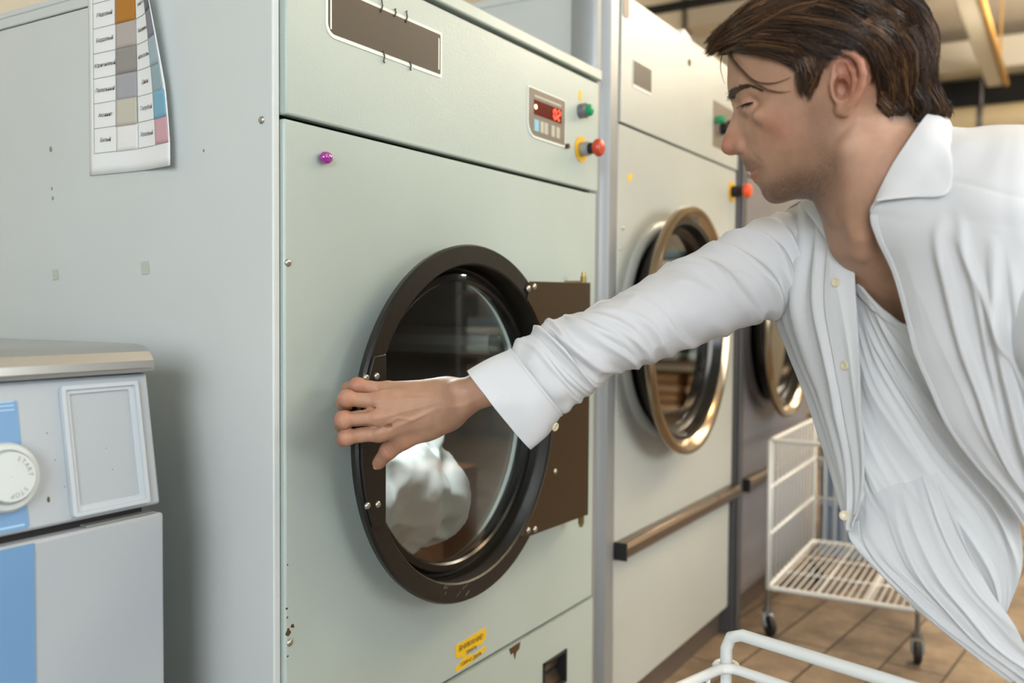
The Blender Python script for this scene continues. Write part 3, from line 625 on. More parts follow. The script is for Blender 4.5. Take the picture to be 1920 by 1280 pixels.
# ------------------------------------------------------------------ wire carts
def rot2(o, a):
    c, s = math.cos(a), math.sin(a); return lambda x, y, z: (o[0]+x*c-y*s, o[1]+x*s+y*c, z)
def cart(label, o, ang, Lx, Wy, zb, zt, open_front=False, tall_post=False, rr=.008):
    C = thing('wire_cart', label, 'laundry cart', (o[0], o[1], 0), 'white wire laundry carts'); T = rot2(o, ang)
    R = rr
    def t(pts, r, closed=False, n=8): 
        bm = bmesh.new(); tube(bm, [T(*p) for p in pts], r, n, closed); return bm
    def rim(z): 
        b = .02; P_ = []; y0_, y1_ = max(0, -Wy)-b, min(0, -Wy)+b
        for (cx, cy, a0) in ((Lx-b, y0_, 0), (b, y0_, .5*PI), (b, y1_, PI), (Lx-b, y1_, 1.5*PI)):
            for k in range(5): P_.append((cx+b*math.cos(a0+.5*PI*k/4), cy+b*math.sin(a0+.5*PI*k/4), z))
        return P_
    obj('bottom_frame', t(rim(zb), R, True), M['wire'], C, smooth=True, angle=0)
    for k, (x, y) in enumerate(((0, 0), (0, -Wy), (Lx, 0), (Lx, -Wy))): 
        obj('post', t([(x, y, zb-.005), (x, y, zt-(.02 if tall_post else 0))], R*.95), M['wire'], C, smooth=True, angle=0)
    if tall_post:
        for x in (0, Lx):
            b = .022; g = -1 if Wy < 0 else 1; pts = [(x, 0, zt-.05), (x, 0, zt-b), (x, -g*b*.3, zt-b*.3), (x, -g*b, zt), (x, -Wy+g*b, zt), (x, -Wy+g*b*.3, zt-b*.3), (x, -Wy, zt-b), (x, -Wy, zt-.05)]
            obj('push_bar', t(pts, R, n=12), M['wire'], C, smooth=True, angle=0)
        zr = zt-.045
    else: zr = zt
    obj('top_rim', t(rim(zr), R*.85, True), M['wire'], C, smooth=True, angle=0)
    if tall_post:
        for x, y in ((0, 0), (Lx, 0), (0, -Wy)):
            pts = [(x+.012*math.cos(a), y+.012*math.sin(a), zr) for a in [2*PI*i/12 for i in range(12)]]
            obj('corner_ring', t(pts, .0055, True), M['wire'], C, smooth=True, angle=0)
    H = zr-zb
    for f in (.36, .68):
        obj('side_rail', t([(0, 0, zb+H*f), (Lx, 0, zb+H*f)], R*.7), M['wire'], C, smooth=True, angle=0)
        obj('side_rail', t([(Lx, 0, zb+H*f), (Lx, -Wy, zb+H*f)], R*.7), M['wire'], C, smooth=True, angle=0)
        if not open_front: obj('side_rail', t([(0, 0, zb+H*f), (0, -Wy, zb+H*f)], R*.7), M['wire'], C, smooth=True, angle=0)
        if not open_front: obj('side_rail', t([(0, -Wy, zb+H*f), (Lx, -Wy, zb+H*f)], R*.7), M['wire'], C, smooth=True, angle=0)
    def grille(pa, pb, n, r, z0=None, z1=None):
        bm = bmesh.new()
        for i in range(1, n):
            a = i/n; x = pa[0]+(pb[0]-pa[0])*a; y = pa[1]+(pb[1]-pa[1])*a
            tube(bm, [T(x, y, z0 or zb), T(x, y, z1 or zr)], r, 5)
        return bm
    obj('side_wires', grille((0, 0), (Lx, 0), 13 if not tall_post else 16, .0036 if not tall_post else .0028), M['wire'], C, smooth=True, angle=0)
    obj('side_wires', grille((Lx, 0), (Lx, -Wy), 11, .0034), M['wire'], C, smooth=True, angle=0)
    if not open_front: 
        obj('side_wires', grille((0, 0), (0, -Wy), 12, .0028), M['wire'], C, smooth=True, angle=0)
        obj('side_wires', grille((0, -Wy), (Lx, -Wy), 16, .0028), M['wire'], C, smooth=True, angle=0)
    bm = bmesh.new()
    for i in range(1, 20): y = -Wy*i/20; tube(bm, [T(0, y, zb+.004), T(Lx, y, zb+.004)], .0022, 5)
    obj('bottom_wires', bm, M['wire'], C, smooth=True, angle=0)
    for f in (.34, .67):
        bm = bmesh.new(); tube(bm, [T(0, -Wy*f, zb), T(Lx, -Wy*f, zb)], R*.62, 8); obj('bottom_bar', bm, M['wire'], C, smooth=True, angle=0)
    for i in (.33, .66):
        bm = bmesh.new(); tube(bm, [T(Lx*i, 0, zb-.004), T(Lx*i, -Wy, zb-.004)], R*.55, 8); obj('bottom_bar', bm, M['wire'], C, smooth=True, angle=0)
    for (x, y, sw) in ((0, 0, .7), (0, -Wy, .2), (Lx, 0, 1.), (Lx, -Wy, -.4)):
        c = Vector(T(x, y, 0)); bm = bmesh.new(); cyl(bm, c+Vector((0, 0, .075)), c+Vector((0, 0, zb)), R*.85, n=12); cyl(bm, c+Vector((0, 0, .068)), c+Vector((0, 0, .082)), .014, n=14)
        d = Vector((math.cos(ang+sw), math.sin(ang+sw), 0)); s = Vector((-d.y, d.x, 0)); w = c-d*.018+Vector((0, 0, .031))
        for k in (-1, 1):
            pts = [c+s*k*.011+Vector((0, 0, .070)), c+s*k*.014-d*.008+Vector((0, 0, .05)), w+s*k*.014]
            for i in range(2): cyl(bm, pts[i], pts[i+1], .005, n=6)
        cyl(bm, w-s*.017, w+s*.017, .004, n=8)
        ca = obj('caster', bm, M['caster'], C, smooth=True)
        bm = bmesh.new(); lathe(bm, ((.006, -.009), (.026, -.010), (.031, -.006), (.031, .006), (.026, .010), (.006, .009)), 0, 0, 28)
        rm = Vector((0, 1, 0)).rotation_difference(s).to_matrix()
        for v in bm.verts: v.co = w+rm@v.co
        obj('wheel', bm, M['rubber'], ca, smooth=True)
    return C
cart('empty white wire cart on casters standing on the floor beyond the dryers', (2.80, -.10), .03, .66, .425, .145, .60, open_front=True)
cart('white wire cart in the foreground, only its bent corner bar and rim in view', (1.105, -.522), math.radians(164), .60, -.55, .145, .60, tall_post=True, rr=.0075)
# blue crate in background
cr = thing('laundry_crate', 'pale blue ribbed plastic crate behind the empty wire cart', 'crate', (4.0, -.2, 0))
bm = bmesh.new()
for k in range(12):
    y = -.42+k*.034; box(bm, 3.86, 3.866, y, y+.020, .02, .50)
for z in (.02, .20, .36, .49): box(bm, 3.858, 3.872, -.43, -.01, z, z+.03)
box(bm, 3.872, 3.88, -.43, -.01, .02, .50); box(bm, 3.88, 4.2, -.43, -.42, .02, .5); box(bm, 3.88, 4.2, -.02, -.01, .02, .5); box(bm, 4.19, 4.2, -.43, -.01, .02, .5); box(bm, 3.86, 4.2, -.43, -.01, 0, .02)
obj('crate_shell', bm, M['crateblue'], cr)
cb = thing('cardboard_box', 'peach cardboard box on the floor at the right edge, behind the hanging shirt', 'box', (2.5, -1.0, 0))
bm = bmesh.new(); box(bm, 2.42, 2.62, -1.10, -.905, .155, .46); obj('box_body', bm, M['cardboard'], cb, bevel=.003)
bm = bmesh.new(); box(bm, 2.40, 2.64, -1.12, -.885, .13, .155); obj('box_base', bm, M['cardlight'], cb, bevel=.003)
bm = bmesh.new(); box(bm, 2.42, 2.62, -1.10, -.905, 0, .13); obj('box_foot', bm, M['plinth'], cb)
# ------------------------------------------------------------------ what the door glass mirrors: shelving with folded linen and a work table across the aisle
def shelf(o, label, ny, cols):
    """shelf running along -y from o, .47 deep towards +x"""
    S = thing('storage_shelf', label, 'shelf', (o[0], o[1], 0))
    Bx = lambda a0, a1, d0, d1, z0, z1: (o[0]+d0, o[0]+d1, o[1]-a1, o[1]-a0, z0, z1)
    for x in (0, ny):
        for y in (0, .45): obj('upright', B(*Bx(x-.015, x+.015, y-.015, y+.015, 0, 1.9)), M['greygrey'], S)
    for z in (.25, .62, 1.10, 1.6): obj('shelf_board', B(*Bx(-.02, ny+.02, -.02, .47, z, z+.025)), M['wood'], S)
    k = 0
    for z in (.645, 1.125, .275):
        x = .06
        while x < ny-.3:
            for h in range(cols):
                jx = random.uniform(-.01, .01); zz = z+h*.07+.001; bm = bmesh.new(); box(bm, *Bx(x+jx, x+.30+jx, .03, .40, zz, zz+.066))
                t_ = obj('folded_linen', bm, M['linen%d' % (k % 4 if z > .5 else 4+k % 2)], bevel=.02, seg=3); k += 1
                tag(t_, 'folded linen stacked on the storage shelf across the aisle', 'linen', 'folded linens on the shelf')
            x += .36
shelf((5.9, -1.05), 'grey metal shelf of folded linen standing across the aisle', 2.2, 4)
tb_ = thing('work_table', 'wooden work table standing across the aisle behind the camera', 'table', (.9, -3.2, 0))
obj('table_top', B(-.1, 2.1, -3.6, -2.8, .80, .84), M['wood'], tb_)
for x in (0, 2.0):
    for y in (-3.5, -2.9): obj('leg', B(x-.03, x+.03, y-.03, y+.03, 0, .80), M['wood'], tb_)
bm = bmesh.new(); box(bm, .9, 1.5, -3.4, -3.0, .842, .95); tag(obj('linen_pile', bm, M['linen0'], bevel=.03), 'pile of pale linen lying on the work table', 'linen')
# ------------------------------------------------------------------ lights: ceiling tubes and a window
def lamp(x, y, z, sx, sy, e, c, rot=0, label=None):
    T = thing('ceiling_light', label, 'light', (x, y, z+.05), 'fluorescent ceiling lights')
    bm = bmesh.new(); box(bm, x-sx/2-.02, x+sx/2+.02, y-sy/2-.02, y+sy/2+.02, z+.012, z+.07); obj('housing', bm, M['beamw'], T)
    m = mat('tube glow %g' % x, 'ffffff', .5, emit=c, estr=e); bm = bmesh.new(); box(bm, x-sx/2, x+sx/2, y-sy/2, y+sy/2, z, z+.012); obj('diffuser', bm, m, T)
# ------------------------------------------------------------------ implicit-surface tools
def surfnets(f, lo, hi, h):
    """mesh the zero level of f (negative inside) with naive surface nets; f maps (n,3) -> (n,)"""
    lo = np.array(lo, float); n = np.ceil((np.array(hi)-lo)/h).astype(int)+1
    xs = [lo[i]+h*np.arange(n[i]) for i in range(3)]
    G = np.empty(n, np.float32)
    YY, ZZ = np.meshgrid(xs[1], xs[2], indexing='ij')
    for i, x in enumerate(xs[0]):
        pts = np.stack([np.full(YY.size, x), YY.ravel(), ZZ.ravel()], 1); G[i] = f(pts).reshape(YY.shape)
    S = G < 0; c = S[:-1, :-1, :-1].astype(np.int8)*0; s0 = np.zeros_like(c, dtype=np.int8)
    for a in (0, 1):
        for b in (0, 1):
            for d in (0, 1): s0 += S[a:n[0]-1+a, b:n[1]-1+b, d:n[2]-1+d]
    act = (s0 > 0) & (s0 < 8); idx = np.full(act.shape, -1, np.int64); ii = np.argwhere(act); idx[act] = np.arange(len(ii))
    acc = np.zeros((len(ii), 3)); cnt = np.zeros(len(ii))
    cor = [(a, b, d) for a in (0, 1) for b in (0, 1) for d in (0, 1)]
    for p in range(8):
        for q in range(p+1, 8):
            A, Bq = cor[p], cor[q]
            if sum(abs(A[k]-Bq[k]) for k in range(3)) != 1: continue
            ga = G[ii[:, 0]+A[0], ii[:, 1]+A[1], ii[:, 2]+A[2]]; gb = G[ii[:, 0]+Bq[0], ii[:, 1]+Bq[1], ii[:, 2]+Bq[2]]
            m = (ga < 0) != (gb < 0); t = np.where(m, ga/np.where(m, ga-gb, 1), 0)
            acc += np.where(m[:, None], np.array(A)+t[:, None]*(np.array(Bq)-np.array(A)), 0); cnt += m
    V = lo+h*(ii+acc/cnt[:, None]); Fs = []
    for ax in range(3):
        o1, o2 = [k for k in range(3) if k != ax]
        sl0 = [slice(0, None)]*3; sa = [slice(None)]*3; sb = [slice(None)]*3; sa[ax] = slice(0, n[ax]-1); sb[ax] = slice(1, n[ax])
        for k in (o1, o2): sa[k] = slice(1, n[k]-1); sb[k] = slice(1, n[k]-1)
        a = S[tuple(sa)]; b = S[tuple(sb)]; cr_ = np.argwhere(a != b)
        if not len(cr_): continue
        base = cr_.copy(); base[:, o1] += 1; base[:, o2] += 1
        def g(d1, d2):
            q = base.copy(); q[:, o1] -= d1; q[:, o2] -= d2; return idx[q[:, 0], q[:, 1], q[:, 2]]
        quad = np.stack([g(0, 0), g(1, 0), g(1, 1), g(0, 1)], 1)
        fl = a[tuple(cr_.T)] if ax != 1 else ~a[tuple(cr_.T)]
        quad[fl] = quad[fl][:, ::-1]
        Fs.append(quad)
    return V, np.concatenate(Fs)[:, ::-1]
def np_mesh(name, V, Fq, m, parent=None):
    me = bpy.data.meshes.new(name); me.vertices.add(len(V)); me.vertices.foreach_set('co', np.asarray(V, np.float32).ravel())
    k = Fq.shape[1]; me.loops.add(Fq.size); me.loops.foreach_set('vertex_index', Fq.ravel().astype(np.int32)); me.polygons.add(len(Fq))
    me.polygons.foreach_set('loop_start', np.arange(0, Fq.size, k, dtype=np.int32)); me.polygons.foreach_set('loop_total', np.full(len(Fq), k, np.int32))
    me.polygons.foreach_set('use_smooth', np.ones(len(Fq), bool)); me.update(); me.validate()
    return obj(name, me, m, parent)
def smin(a, b, k):
    h = np.clip(.5+.5*(b-a)/k, 0, 1); return b*(1-h)+a*h-k*h*(1-h)
def smax(a, b, k): return -smin(-a, -b, k)
def sph(p, c, r): return np.linalg.norm(p-np.array(c), axis=1)-r
def cap(p, a, b, ra, rb=None):
    rb = ra if rb is None else rb; a = np.array(a, float); b = np.array(b, float); d = b-a; t = np.clip(((p-a)@d)/(d@d), 0, 1)
    return np.linalg.norm(p-(a+t[:, None]*d), axis=1)-(ra+(rb-ra)*t)
def ell(p, c, R3, ax=None):
    q = p-np.array(c)
    if ax is not None: q = q@np.array(ax).T
    q = q/np.array(R3); k = np.linalg.norm(q, axis=1); return (k-1)*min(R3)*np.clip(k, .3, 1.6)**.0
def chain(p, pts, rs, k):
    d = None
    for i in range(len(pts)-1):
        e = cap(p, pts[i], pts[i+1], rs[i], rs[i+1]); d = e if d is None else smin(d, e, k)
    return d
# ------------------------------------------------------------------ head frame: x right, y up, z towards the viewer's side, units = "head px" of HS metres
ZH = 1.02; HS = ZH/F; UC, VC = 1545., 180.
H0 = P(UC, VC, ZH); HZ = (CAM-H0)/np.linalg.norm(CAM-H0)
HX = np.cross(UP, HZ); HX /= np.linalg.norm(HX); HY = np.cross(HZ, HX)
HM = np.stack([HX, HY, HZ], 1)            # local -> world
def toL(p): return (np.asarray(p)-H0)@HM/HS
def toW(l): return H0+(np.asarray(l)*HS)@HM.T
def HL(u, v, w=0.):
    """head-local coordinates of the point seen at photo pixel u, v that stands w head-px before the sagittal plane"""
    d = P(u, v, 1.)-CAM; t = ((H0+HZ*w*HS-CAM)@HZ)/(d@HZ); return toL(CAM+d*t)
PROF = [(1378, 60), (1369, 85), (1365, 108), (1364, 130), (1363.5, 150), (1364, 165), (1366, 178), (1370, 190), (1373, 200), (1374, 210), (1370, 224), (1364, 238), (1358, 252), (1354, 264), (1352, 275), (1354, 284), (1360, 290), (1370, 291.5), (1380, 290), (1386, 292), (1389, 298), (1394, 309), (1399, 316), (1403, 319.5), (1407, 321.5), (1409, 326), (1410, 333), (1415, 343), (1422, 349), (1426, 355), (1429, 364), (1434, 372), (1441, 378.5), (1450, 382), (1460, 382), (1471, 379.5), (1487, 374.5), (1505, 370), (1524, 369), (1545, 377), (1575, 395), (1610, 415), (1650, 400), (1675, 350), (1688, 300), (1690, 250), (1690, 200), (1700, 150), (1705, 110), (1698, 70), (1680, 30), (1650, 2), (1610, -18), (1560, -28), (1510, -27), (1460, -12), (1420, 12), (1395, 36)]
ANC = [(1385, 118, 52), (1410, 110, 76), (1440, 105, 92), (1480, 95, 106), (1400, 62, 62), (1440, 40, 84), (1378, 140, 38), (1388, 142, 52), (1405, 142, 68), (1440, 150, 90), (1480, 160, 103), (1425, 145, 80),
       (1374, 166, 28), (1384, 166, 46), (1398, 163, 62), (1415, 163, 76), (1430, 170, 84),
       (1382, 190, 17), (1388, 194, 27), (1398, 196, 44), (1410, 195, 56), (1424, 192, 67), (1440, 192, 82), (1460, 190, 94),
       (1382, 208, 13), (1390, 214, 22), (1400, 218, 41), (1415, 216, 57), (1430, 215, 70),
       (1375, 235, 14), (1383, 238, 18), (1392, 242, 29), (1402, 244, 42), (1416, 240, 59), (1440, 232, 80), (1470, 225, 97), (1510, 220, 108), (1550, 215, 113),
       (1362, 262, 12), (1370, 264, 17), (1380, 262, 20), (1392, 262, 25), (1402, 266, 32), (1362, 280, 12), (1372, 282, 15), (1384, 282, 18), (1396, 284, 22), (1406, 284, 34), (1420, 275, 54), (1440, 262, 74), (1470, 260, 92), (1510, 260, 103),
       (1394, 299, 13), (1402, 304, 24), (1412, 302, 37), (1425, 300, 50), (1408, 314, 22), (1416, 314, 30), (1427, 315, 41), (1414, 328, 20), (1422, 328, 30), (1434, 326, 44), (1422, 341, 21), (1434, 342, 38),
       (1436, 358, 30), (1448, 356, 38), (1448, 370, 30), (1462, 364, 42), (1462, 345, 54), (1460, 315, 66), (1490, 300, 84), (1530, 290, 96), (1495, 335, 72), (1530, 330, 86), (1560, 320, 92), (1500, 357, 54), (1530, 355, 66), (1565, 350, 80), (1590, 300, 92), (1600, 340, 80), (1640, 330, 74),
       (1500, 60, 112), (1550, 60, 123), (1600, 60, 128), (1640, 90, 124), (1600, 120, 131), (1550, 130, 126), (1510, 130, 116), (1640, 150, 116), (1670, 110, 96), (1500, 15, 96), (1560, 10, 102), (1620, 20, 100), (1660, 50, 92), (1600, 200, 116), (1650, 200, 96), (1640, 250, 82), (1600, 250, 96)]
def headfield():
    pr = np.array([HL(u, v)[:2] for u, v in PROF]); B_ = []
    m = len(pr)
    for i in range(m):
        a, b = pr[i], pr[(i+1) % m]; k = max(1, int(np.linalg.norm(b-a)/9))
        for t in range(k): B_.append(a+(b-a)*t/k)
    B_ = np.array(B_); A_ = np.array([HL(*q)[:2] for q in ANC]); Wq = np.array([q[2]**2 for q in ANC], float)
    X = np.concatenate([B_, A_]); y = np.concatenate([np.zeros(len(B_)), Wq])
    def ker(d2): return .5*d2*np.log(d2+1e-6)
    sc = 100.; Xs = X/sc; n = len(X)
    K = ker(((Xs[:, None]-Xs[None])**2).sum(2)); lam = np.concatenate([np.full(len(B_), 0.), np.full(len(A_), .0015)]); K[np.arange(n), np.arange(n)] += lam
    Pm = np.concatenate([np.ones((n, 1)), Xs], 1); Mx = np.block([[K, Pm], [Pm.T, np.zeros((3, 3))]])
    w = np.linalg.solve(Mx, np.concatenate([y, np.zeros(3)]))
    # sample on a 2-D lattice, then bilinear
    gx = np.arange(pr[:, 0].min()-40, pr[:, 0].max()+40, 1.5); gy = np.arange(pr[:, 1].min()-40, pr[:, 1].max()+40, 1.5)
    GX, GY = np.meshgrid(gx, gy, indexing='ij'); q = np.stack([GX.ravel(), GY.ravel()], 1)/sc; out = np.empty(len(q))
    for i in range(0, len(q), 20000):
        qq = q[i:i+20000]; out[i:i+20000] = ker(((qq[:, None]-Xs[None])**2).sum(2))@w[:n]+w[n]+qq@w[n+1:]
    # inside test + distance to the outline
    Q = q*sc; ins = np.zeros(len(Q), bool); dist = np.full(len(Q), 1e9)
    for i in range(m):
        a, b = pr[i], pr[(i+1) % m]
        cnd = ((a[1] > Q[:, 1]) != (b[1] > Q[:, 1])); xx = (b[0]-a[0])*(Q[:, 1]-a[1])/(b[1]-a[1]+1e-12)+a[0]; ins ^= cnd & (Q[:, 0] < xx)
        d = b-a; t = np.clip(((Q-a)@d)/(d@d), 0, 1); dist = np.minimum(dist, np.linalg.norm(Q-a-t[:, None]*d, axis=1))
    out = np.where(ins, np.maximum(out, np.minimum(dist*14, 200)), -dist*60); out = out.reshape(GX.shape)
    return gx, gy, out
GXh, GYh, QH = headfield()
def bil(G, x, y):
    fx = np.clip((x-GXh[0])/1.5, 0, len(GXh)-1.001); fy = np.clip((y-GYh[0])/1.5, 0, len(GYh)-1.001); i = fx.astype(int); j = fy.astype(int); a = fx-i; b = fy-j
    return G[i, j]*(1-a)*(1-b)+G[i+1, j]*a*(1-b)+G[i, j+1]*(1-a)*b+G[i+1, j+1]*a*b
def headW(x, y): return np.sqrt(np.maximum(bil(QH, x, y), 0))
EYE = HL(1410, 197, 40); EYE[2] = 40.; ER = 19.
def tb(pts): return [HL(*q) for q in pts]
EARP = tb([(1560, 168, 122), (1554, 150, 120), (1556, 128, 122), (1566, 108, 128), (1582, 98, 136), (1600, 101, 142), (1613, 116, 146), (1618, 138, 147), (1615, 160, 144), (1606, 180, 140), (1594, 196, 134), (1583, 208, 128)])
ANTI = tb([(1570, 116, 132), (1586, 120, 136), (1600, 134, 140), (1603, 152, 139), (1597, 172, 136), (1584, 186, 130), (1572, 190, 126)])
def head_sdf(l):
    """l: head-local coordinates (head px)"""
    x, y, z = l[:, 0], l[:, 1], l[:, 2]
    Q = bil(QH, x, y); az = np.abs(z); W = np.sqrt(np.maximum(Q, 0))
    f = np.where(Q > 0, (z*z-Q)/(az+W+6.), np.sqrt(z*z-np.minimum(Q, 0))-0*6)
    f = np.clip(f, -60, 60)
    s = np.where(z < 0, -1, 1); lm = np.stack([x, y, az], 1)      # mirrored copy for paired features
    # eye socket hollow, ball and lids
    f = smax(f, -ell(lm, EYE+np.array([-3, 2, 19]), (20, 13, 12)), 9)
    lid = sph(lm, EYE, ER+2.2)
    rel = lm-EYE
    f = smin(f, lid, 12)
    # slit between the lids: wedge, looking down-forward
    ang = rel[:, 1]+.32*(rel[:, 0])*-1.0
    slit = np.maximum(np.abs(rel[:, 1]+2.5-.10*rel[:, 0])-.9, np.maximum(ER-2-np.linalg.norm(rel, axis=1), -(rel[:, 2]-1)))
    slit = np.maximum(slit, np.abs(rel[:, 0]+2)-13)
    f = smax(f, -slit, 1.2)
    # lid crease
    cr = HL(1391, 188, 46), HL(1400, 184, 58), HL(1410, 183, 65), HL(1418, 186, 68)
    f = smax(f, -chain(lm, cr, [.6, 1.2, 1.2, .5], 1), 3.)
    f = smin(f, chain(lm, [HL(1392, 206, 34), HL(1404, 211, 50), HL(1420, 207, 62)], [1.5, 2.5, 1.5], 2), 8)
    # nostril wing and nostril
    al = HL(1389, 272, 20); f = smin(f, ell(lm, al, (13, 14, 9)), 7)
    f = smin(f, sph(lm, HL(1365, 273, 6), 12.5), 7)
    f = smax(f, -ell(lm, HL(1374, 291, 11), (9, 5, 5)), 3)
    f = smax(f, -chain(lm, [HL(1397, 258, 33), HL(1405, 270, 36), HL(1402, 284, 32)], [1., 2., 1.2], 1), 4)
    f = smax(f, -chain(lm, [HL(1408, 288, 40), HL(1424, 304, 50)], [1.5, 1.2], 1), 8)
    # lips
    f = smin(f, chain(lm, [HL(1402, 317, 3), HL(1412, 315, 18), HL(1424, 313, 32)], [5, 4.5, 1.5], 2), 4)
    f = smin(f, chain(lm, [HL(1413, 330, 3), HL(1419, 327, 16), HL(1427, 318, 31)], [6.5, 5.5, 1.5], 2), 4)
    f = smax(f, -chain(lm, [HL(1407, 321.5, 0), HL(1414, 319.5, 22), HL(1425, 313.5, 40), HL(1429, 312.5, 46)], [.5, 1.4, 1.6, 1.0], 1), 1.6)
    f = smin(f, sph(lm, HL(1416.5, 322, 0), 8.5), 2)
    # cheekbone, brow
    f = smin(f, ell(lm, HL(1455, 215, 78), (42, 20, 14)), 16)
    # ear
    e = chain(lm, EARP, [5, 5.5, 6, 6.5, 6.5, 6.5, 6.5, 6.5, 6.5, 6.5, 7, 8], 2)
    plate = ell(lm, HL(1586, 152, 127), (27, 46, 6.5), None)
    ax = np.array([[.97, 0, -.24], [0, 1, 0], [.24, 0, .97]]); plate = ell(lm, HL(1587, 152, 128), (29, 48, 6), ax)
    e = smin(e, plate, 4); e = smin(e, chain(lm, ANTI, [4, 5, 5.5, 5.5, 5, 4.5, 4], 2), 3.5)
    e = smin(e, ell(lm, HL(1578, 203, 122), (13, 13, 8)), 5)
    e = smin(e, ell(lm, HL(1590, 155, 112), (20, 36, 14)), 5)
    e = smax(e, -ell(lm, HL(1580, 163, 137), (14, 22, 21)), 3)
    e = smax(e, -ell(lm, HL(1578, 129, 141), (10, 13, 13)), 3)
    e = smin(e, ell(lm, HL(1563, 172, 124), (7, 11, 8)), 4)
    f = smin(f, e, 4)
    f = smax(f, -ell(lm, HL(1578, 165, 128), (11, 15, 22)), 4)
    return f
# ------------------------------------------------------------------ neck, chest (world metres)
def body_sdf(p):
    f = np.clip(head_sdf(toL(p)), -60, 60)*HS
    nk = chain(p, [P(1595, 250, 1.02), P(1630, 330, 1.02), P(1662, 420, 1.045), P(1735, 520, 1.10)], [.064, .062, .064, .085], .01)
    f = smin(f, nk, .018)
    f = smin(f, cap(p, P(1590, 290, .972), P(1614, 440, .995), .010, .010), .024)     # neck muscle
    f = smin(f, sph(p, P(1583, 392, 1.015), .017), .012)
    t = cap(p, P(1790, 480, 1.13), P(1830, 470, 1.03), .10, .095)
    t = smin(t, cap(p, P(1700, 560, 1.125), P(1960, 540, 1.05), .080, .11), .06)
    t = smin(t, cap(p, P(1960, 520, 1.03), P(2380, 640, 1.02), .125, .13), .06)
    t = smin(t, cap(p, P(1550, 480, 1.21), P(1700, 440, 1.10), .048, .07), .04)
    t = smin(t, cap(p, P(1895, 440, .945), P(1800, 440, 1.02), .050, .07), .04)
    f = smin(f, t, .03)
    f = smin(f, cap(p, P(1612, 470, 1.01), P(1560, 455, 1.125), .009, .006), .016)    # clavicle
    return f
# arm + hand
MC = {}
def Y(u, v, y):
    d = P(u, v, 1.)-CAM; return CAM+d*((y-CAMY)/d[1])
FIN = [  # knuckle, middle joint, end joint, tip, radii
    ([Y(722, 731, -.118), Y(670, 722, -.094), Y(652, 728, -.058), Y(660, 735, -.030)], [.0112, .0086, .0080, .0066]),
    ([Y(706, 752, -.126), Y(650, 747, -.100), Y(642, 757, -.058), Y(656, 764, -.028)], [.0122, .0096, .0086, .0072]),
    ([Y(704, 781, -.130), Y(645, 787, -.104), Y(641, 797, -.060), Y(655, 800, -.028)], [.0125, .0100, .0090, .0074]),
    ([Y(708, 811, -.126), Y(650, 819, -.102), Y(643, 824, -.062), Y(657, 826, -.030)], [.0118, .0094, .0086, .0070])]
WR = Y(838, 757, -.185); THUMB = ([Y(806, 795, -.165), Y(757, 822, -.142), Y(728, 845, -.118), Y(710, 868, -.0955)], [.017, .0135, .0110, .0086])
def hand_sdf(p):
    f = None
    for pts, rs in FIN:
        mid = pts[0]*.45+pts[1]*.55; e = chain(p, [pts[0], mid]+pts[1:], [rs[0], rs[1]*.93, rs[1]*1.06]+rs[2:], .004)
        e = smin(e, sph(p, pts[1]+(pts[1]-pts[2])*.0, rs[1]*1.10), .004)
        f = e if f is None else smin(f, e, .0022)
    # palm: fans of tapered capsules from wrist to knuckles
    pal = None
    off = [(-17, .002), (-6, .0), (6, .0), (18, .003)]
    for (pts, rs), (dv, dy) in zip(FIN, off):
        w = Y(834, 757+dv, -.186+dy); kn = pts[0]+(w-pts[0])*.10; e = cap(p, w, kn, .0196, rs[0]*1.10); pal = e if pal is None else smin(pal, e, .018)
    pal = smin(pal, cap(p, Y(800, 775, -.160), Y(730, 772, -.108), .019, .013), .014)
    f = smin(f, pal, .005)
    for (pts, rs), _ in zip(FIN, off): f = smin(f, sph(p, pts[0]+np.array([-.001, -.0022, 0]), rs[0]*.98), .004)
    for i in range(3):
        a_ = (FIN[i][0][0]+FIN[i+1][0][0])/2; b_ = (FIN[i][0][1]+FIN[i+1][0][1])/2; n_ = np.array([0, -.011, 0])
        f = smax(f, -cap(p, a_*.8+b_*.2+n_, b_+n_, .0022, .0030), .005)
        f = smax(f, -cap(p, a_+np.array([.030, -.022, 0]), a_+np.array([.004, -.0165, 0]), .0012, .0030), .007)
    th = chain(p, THUMB[0], THUMB[1], .005); f = smin(f, th, .010)
    f = smin(f, cap(p, Y(826, 776, -.176), THUMB[0][0], .0195, .017), .015)
    web = cap(p, Y(745, 812, -.135), Y(790, 800, -.155), .008, .013); f = smin(f, web, .014)
    # tendons, knuckle bumps
    for (pts, rs), (dv, dy) in zip(FIN, off):
        n = np.array([0, -1., 0]); f = smin(f, cap(p, Y(806, 757+dv*.7, -.181), pts[0]+n*.0100, .0012, .0030), .010)
    # forearm
    f = smin(f, chain(p, [WR, P(868, 746, 1.170), P(905, 729, 1.163), P(1000, 702, 1.16), P(1175, 616, 1.17)], [.0214, .0212, .0212, .026, .036], .01), .030)
    f = smin(f, sph(p, P(856, 730, 1.155), .0080), .014)
    f = smin(f, chain(p, [P(1175, 612, 1.17), P(1330, 555, 1.20), P(1500, 490, 1.20)], [.036, .043, .052], .01), .012)
    return f
skin = bpy.data.materials.new('warm skin'); skin.use_nodes = True
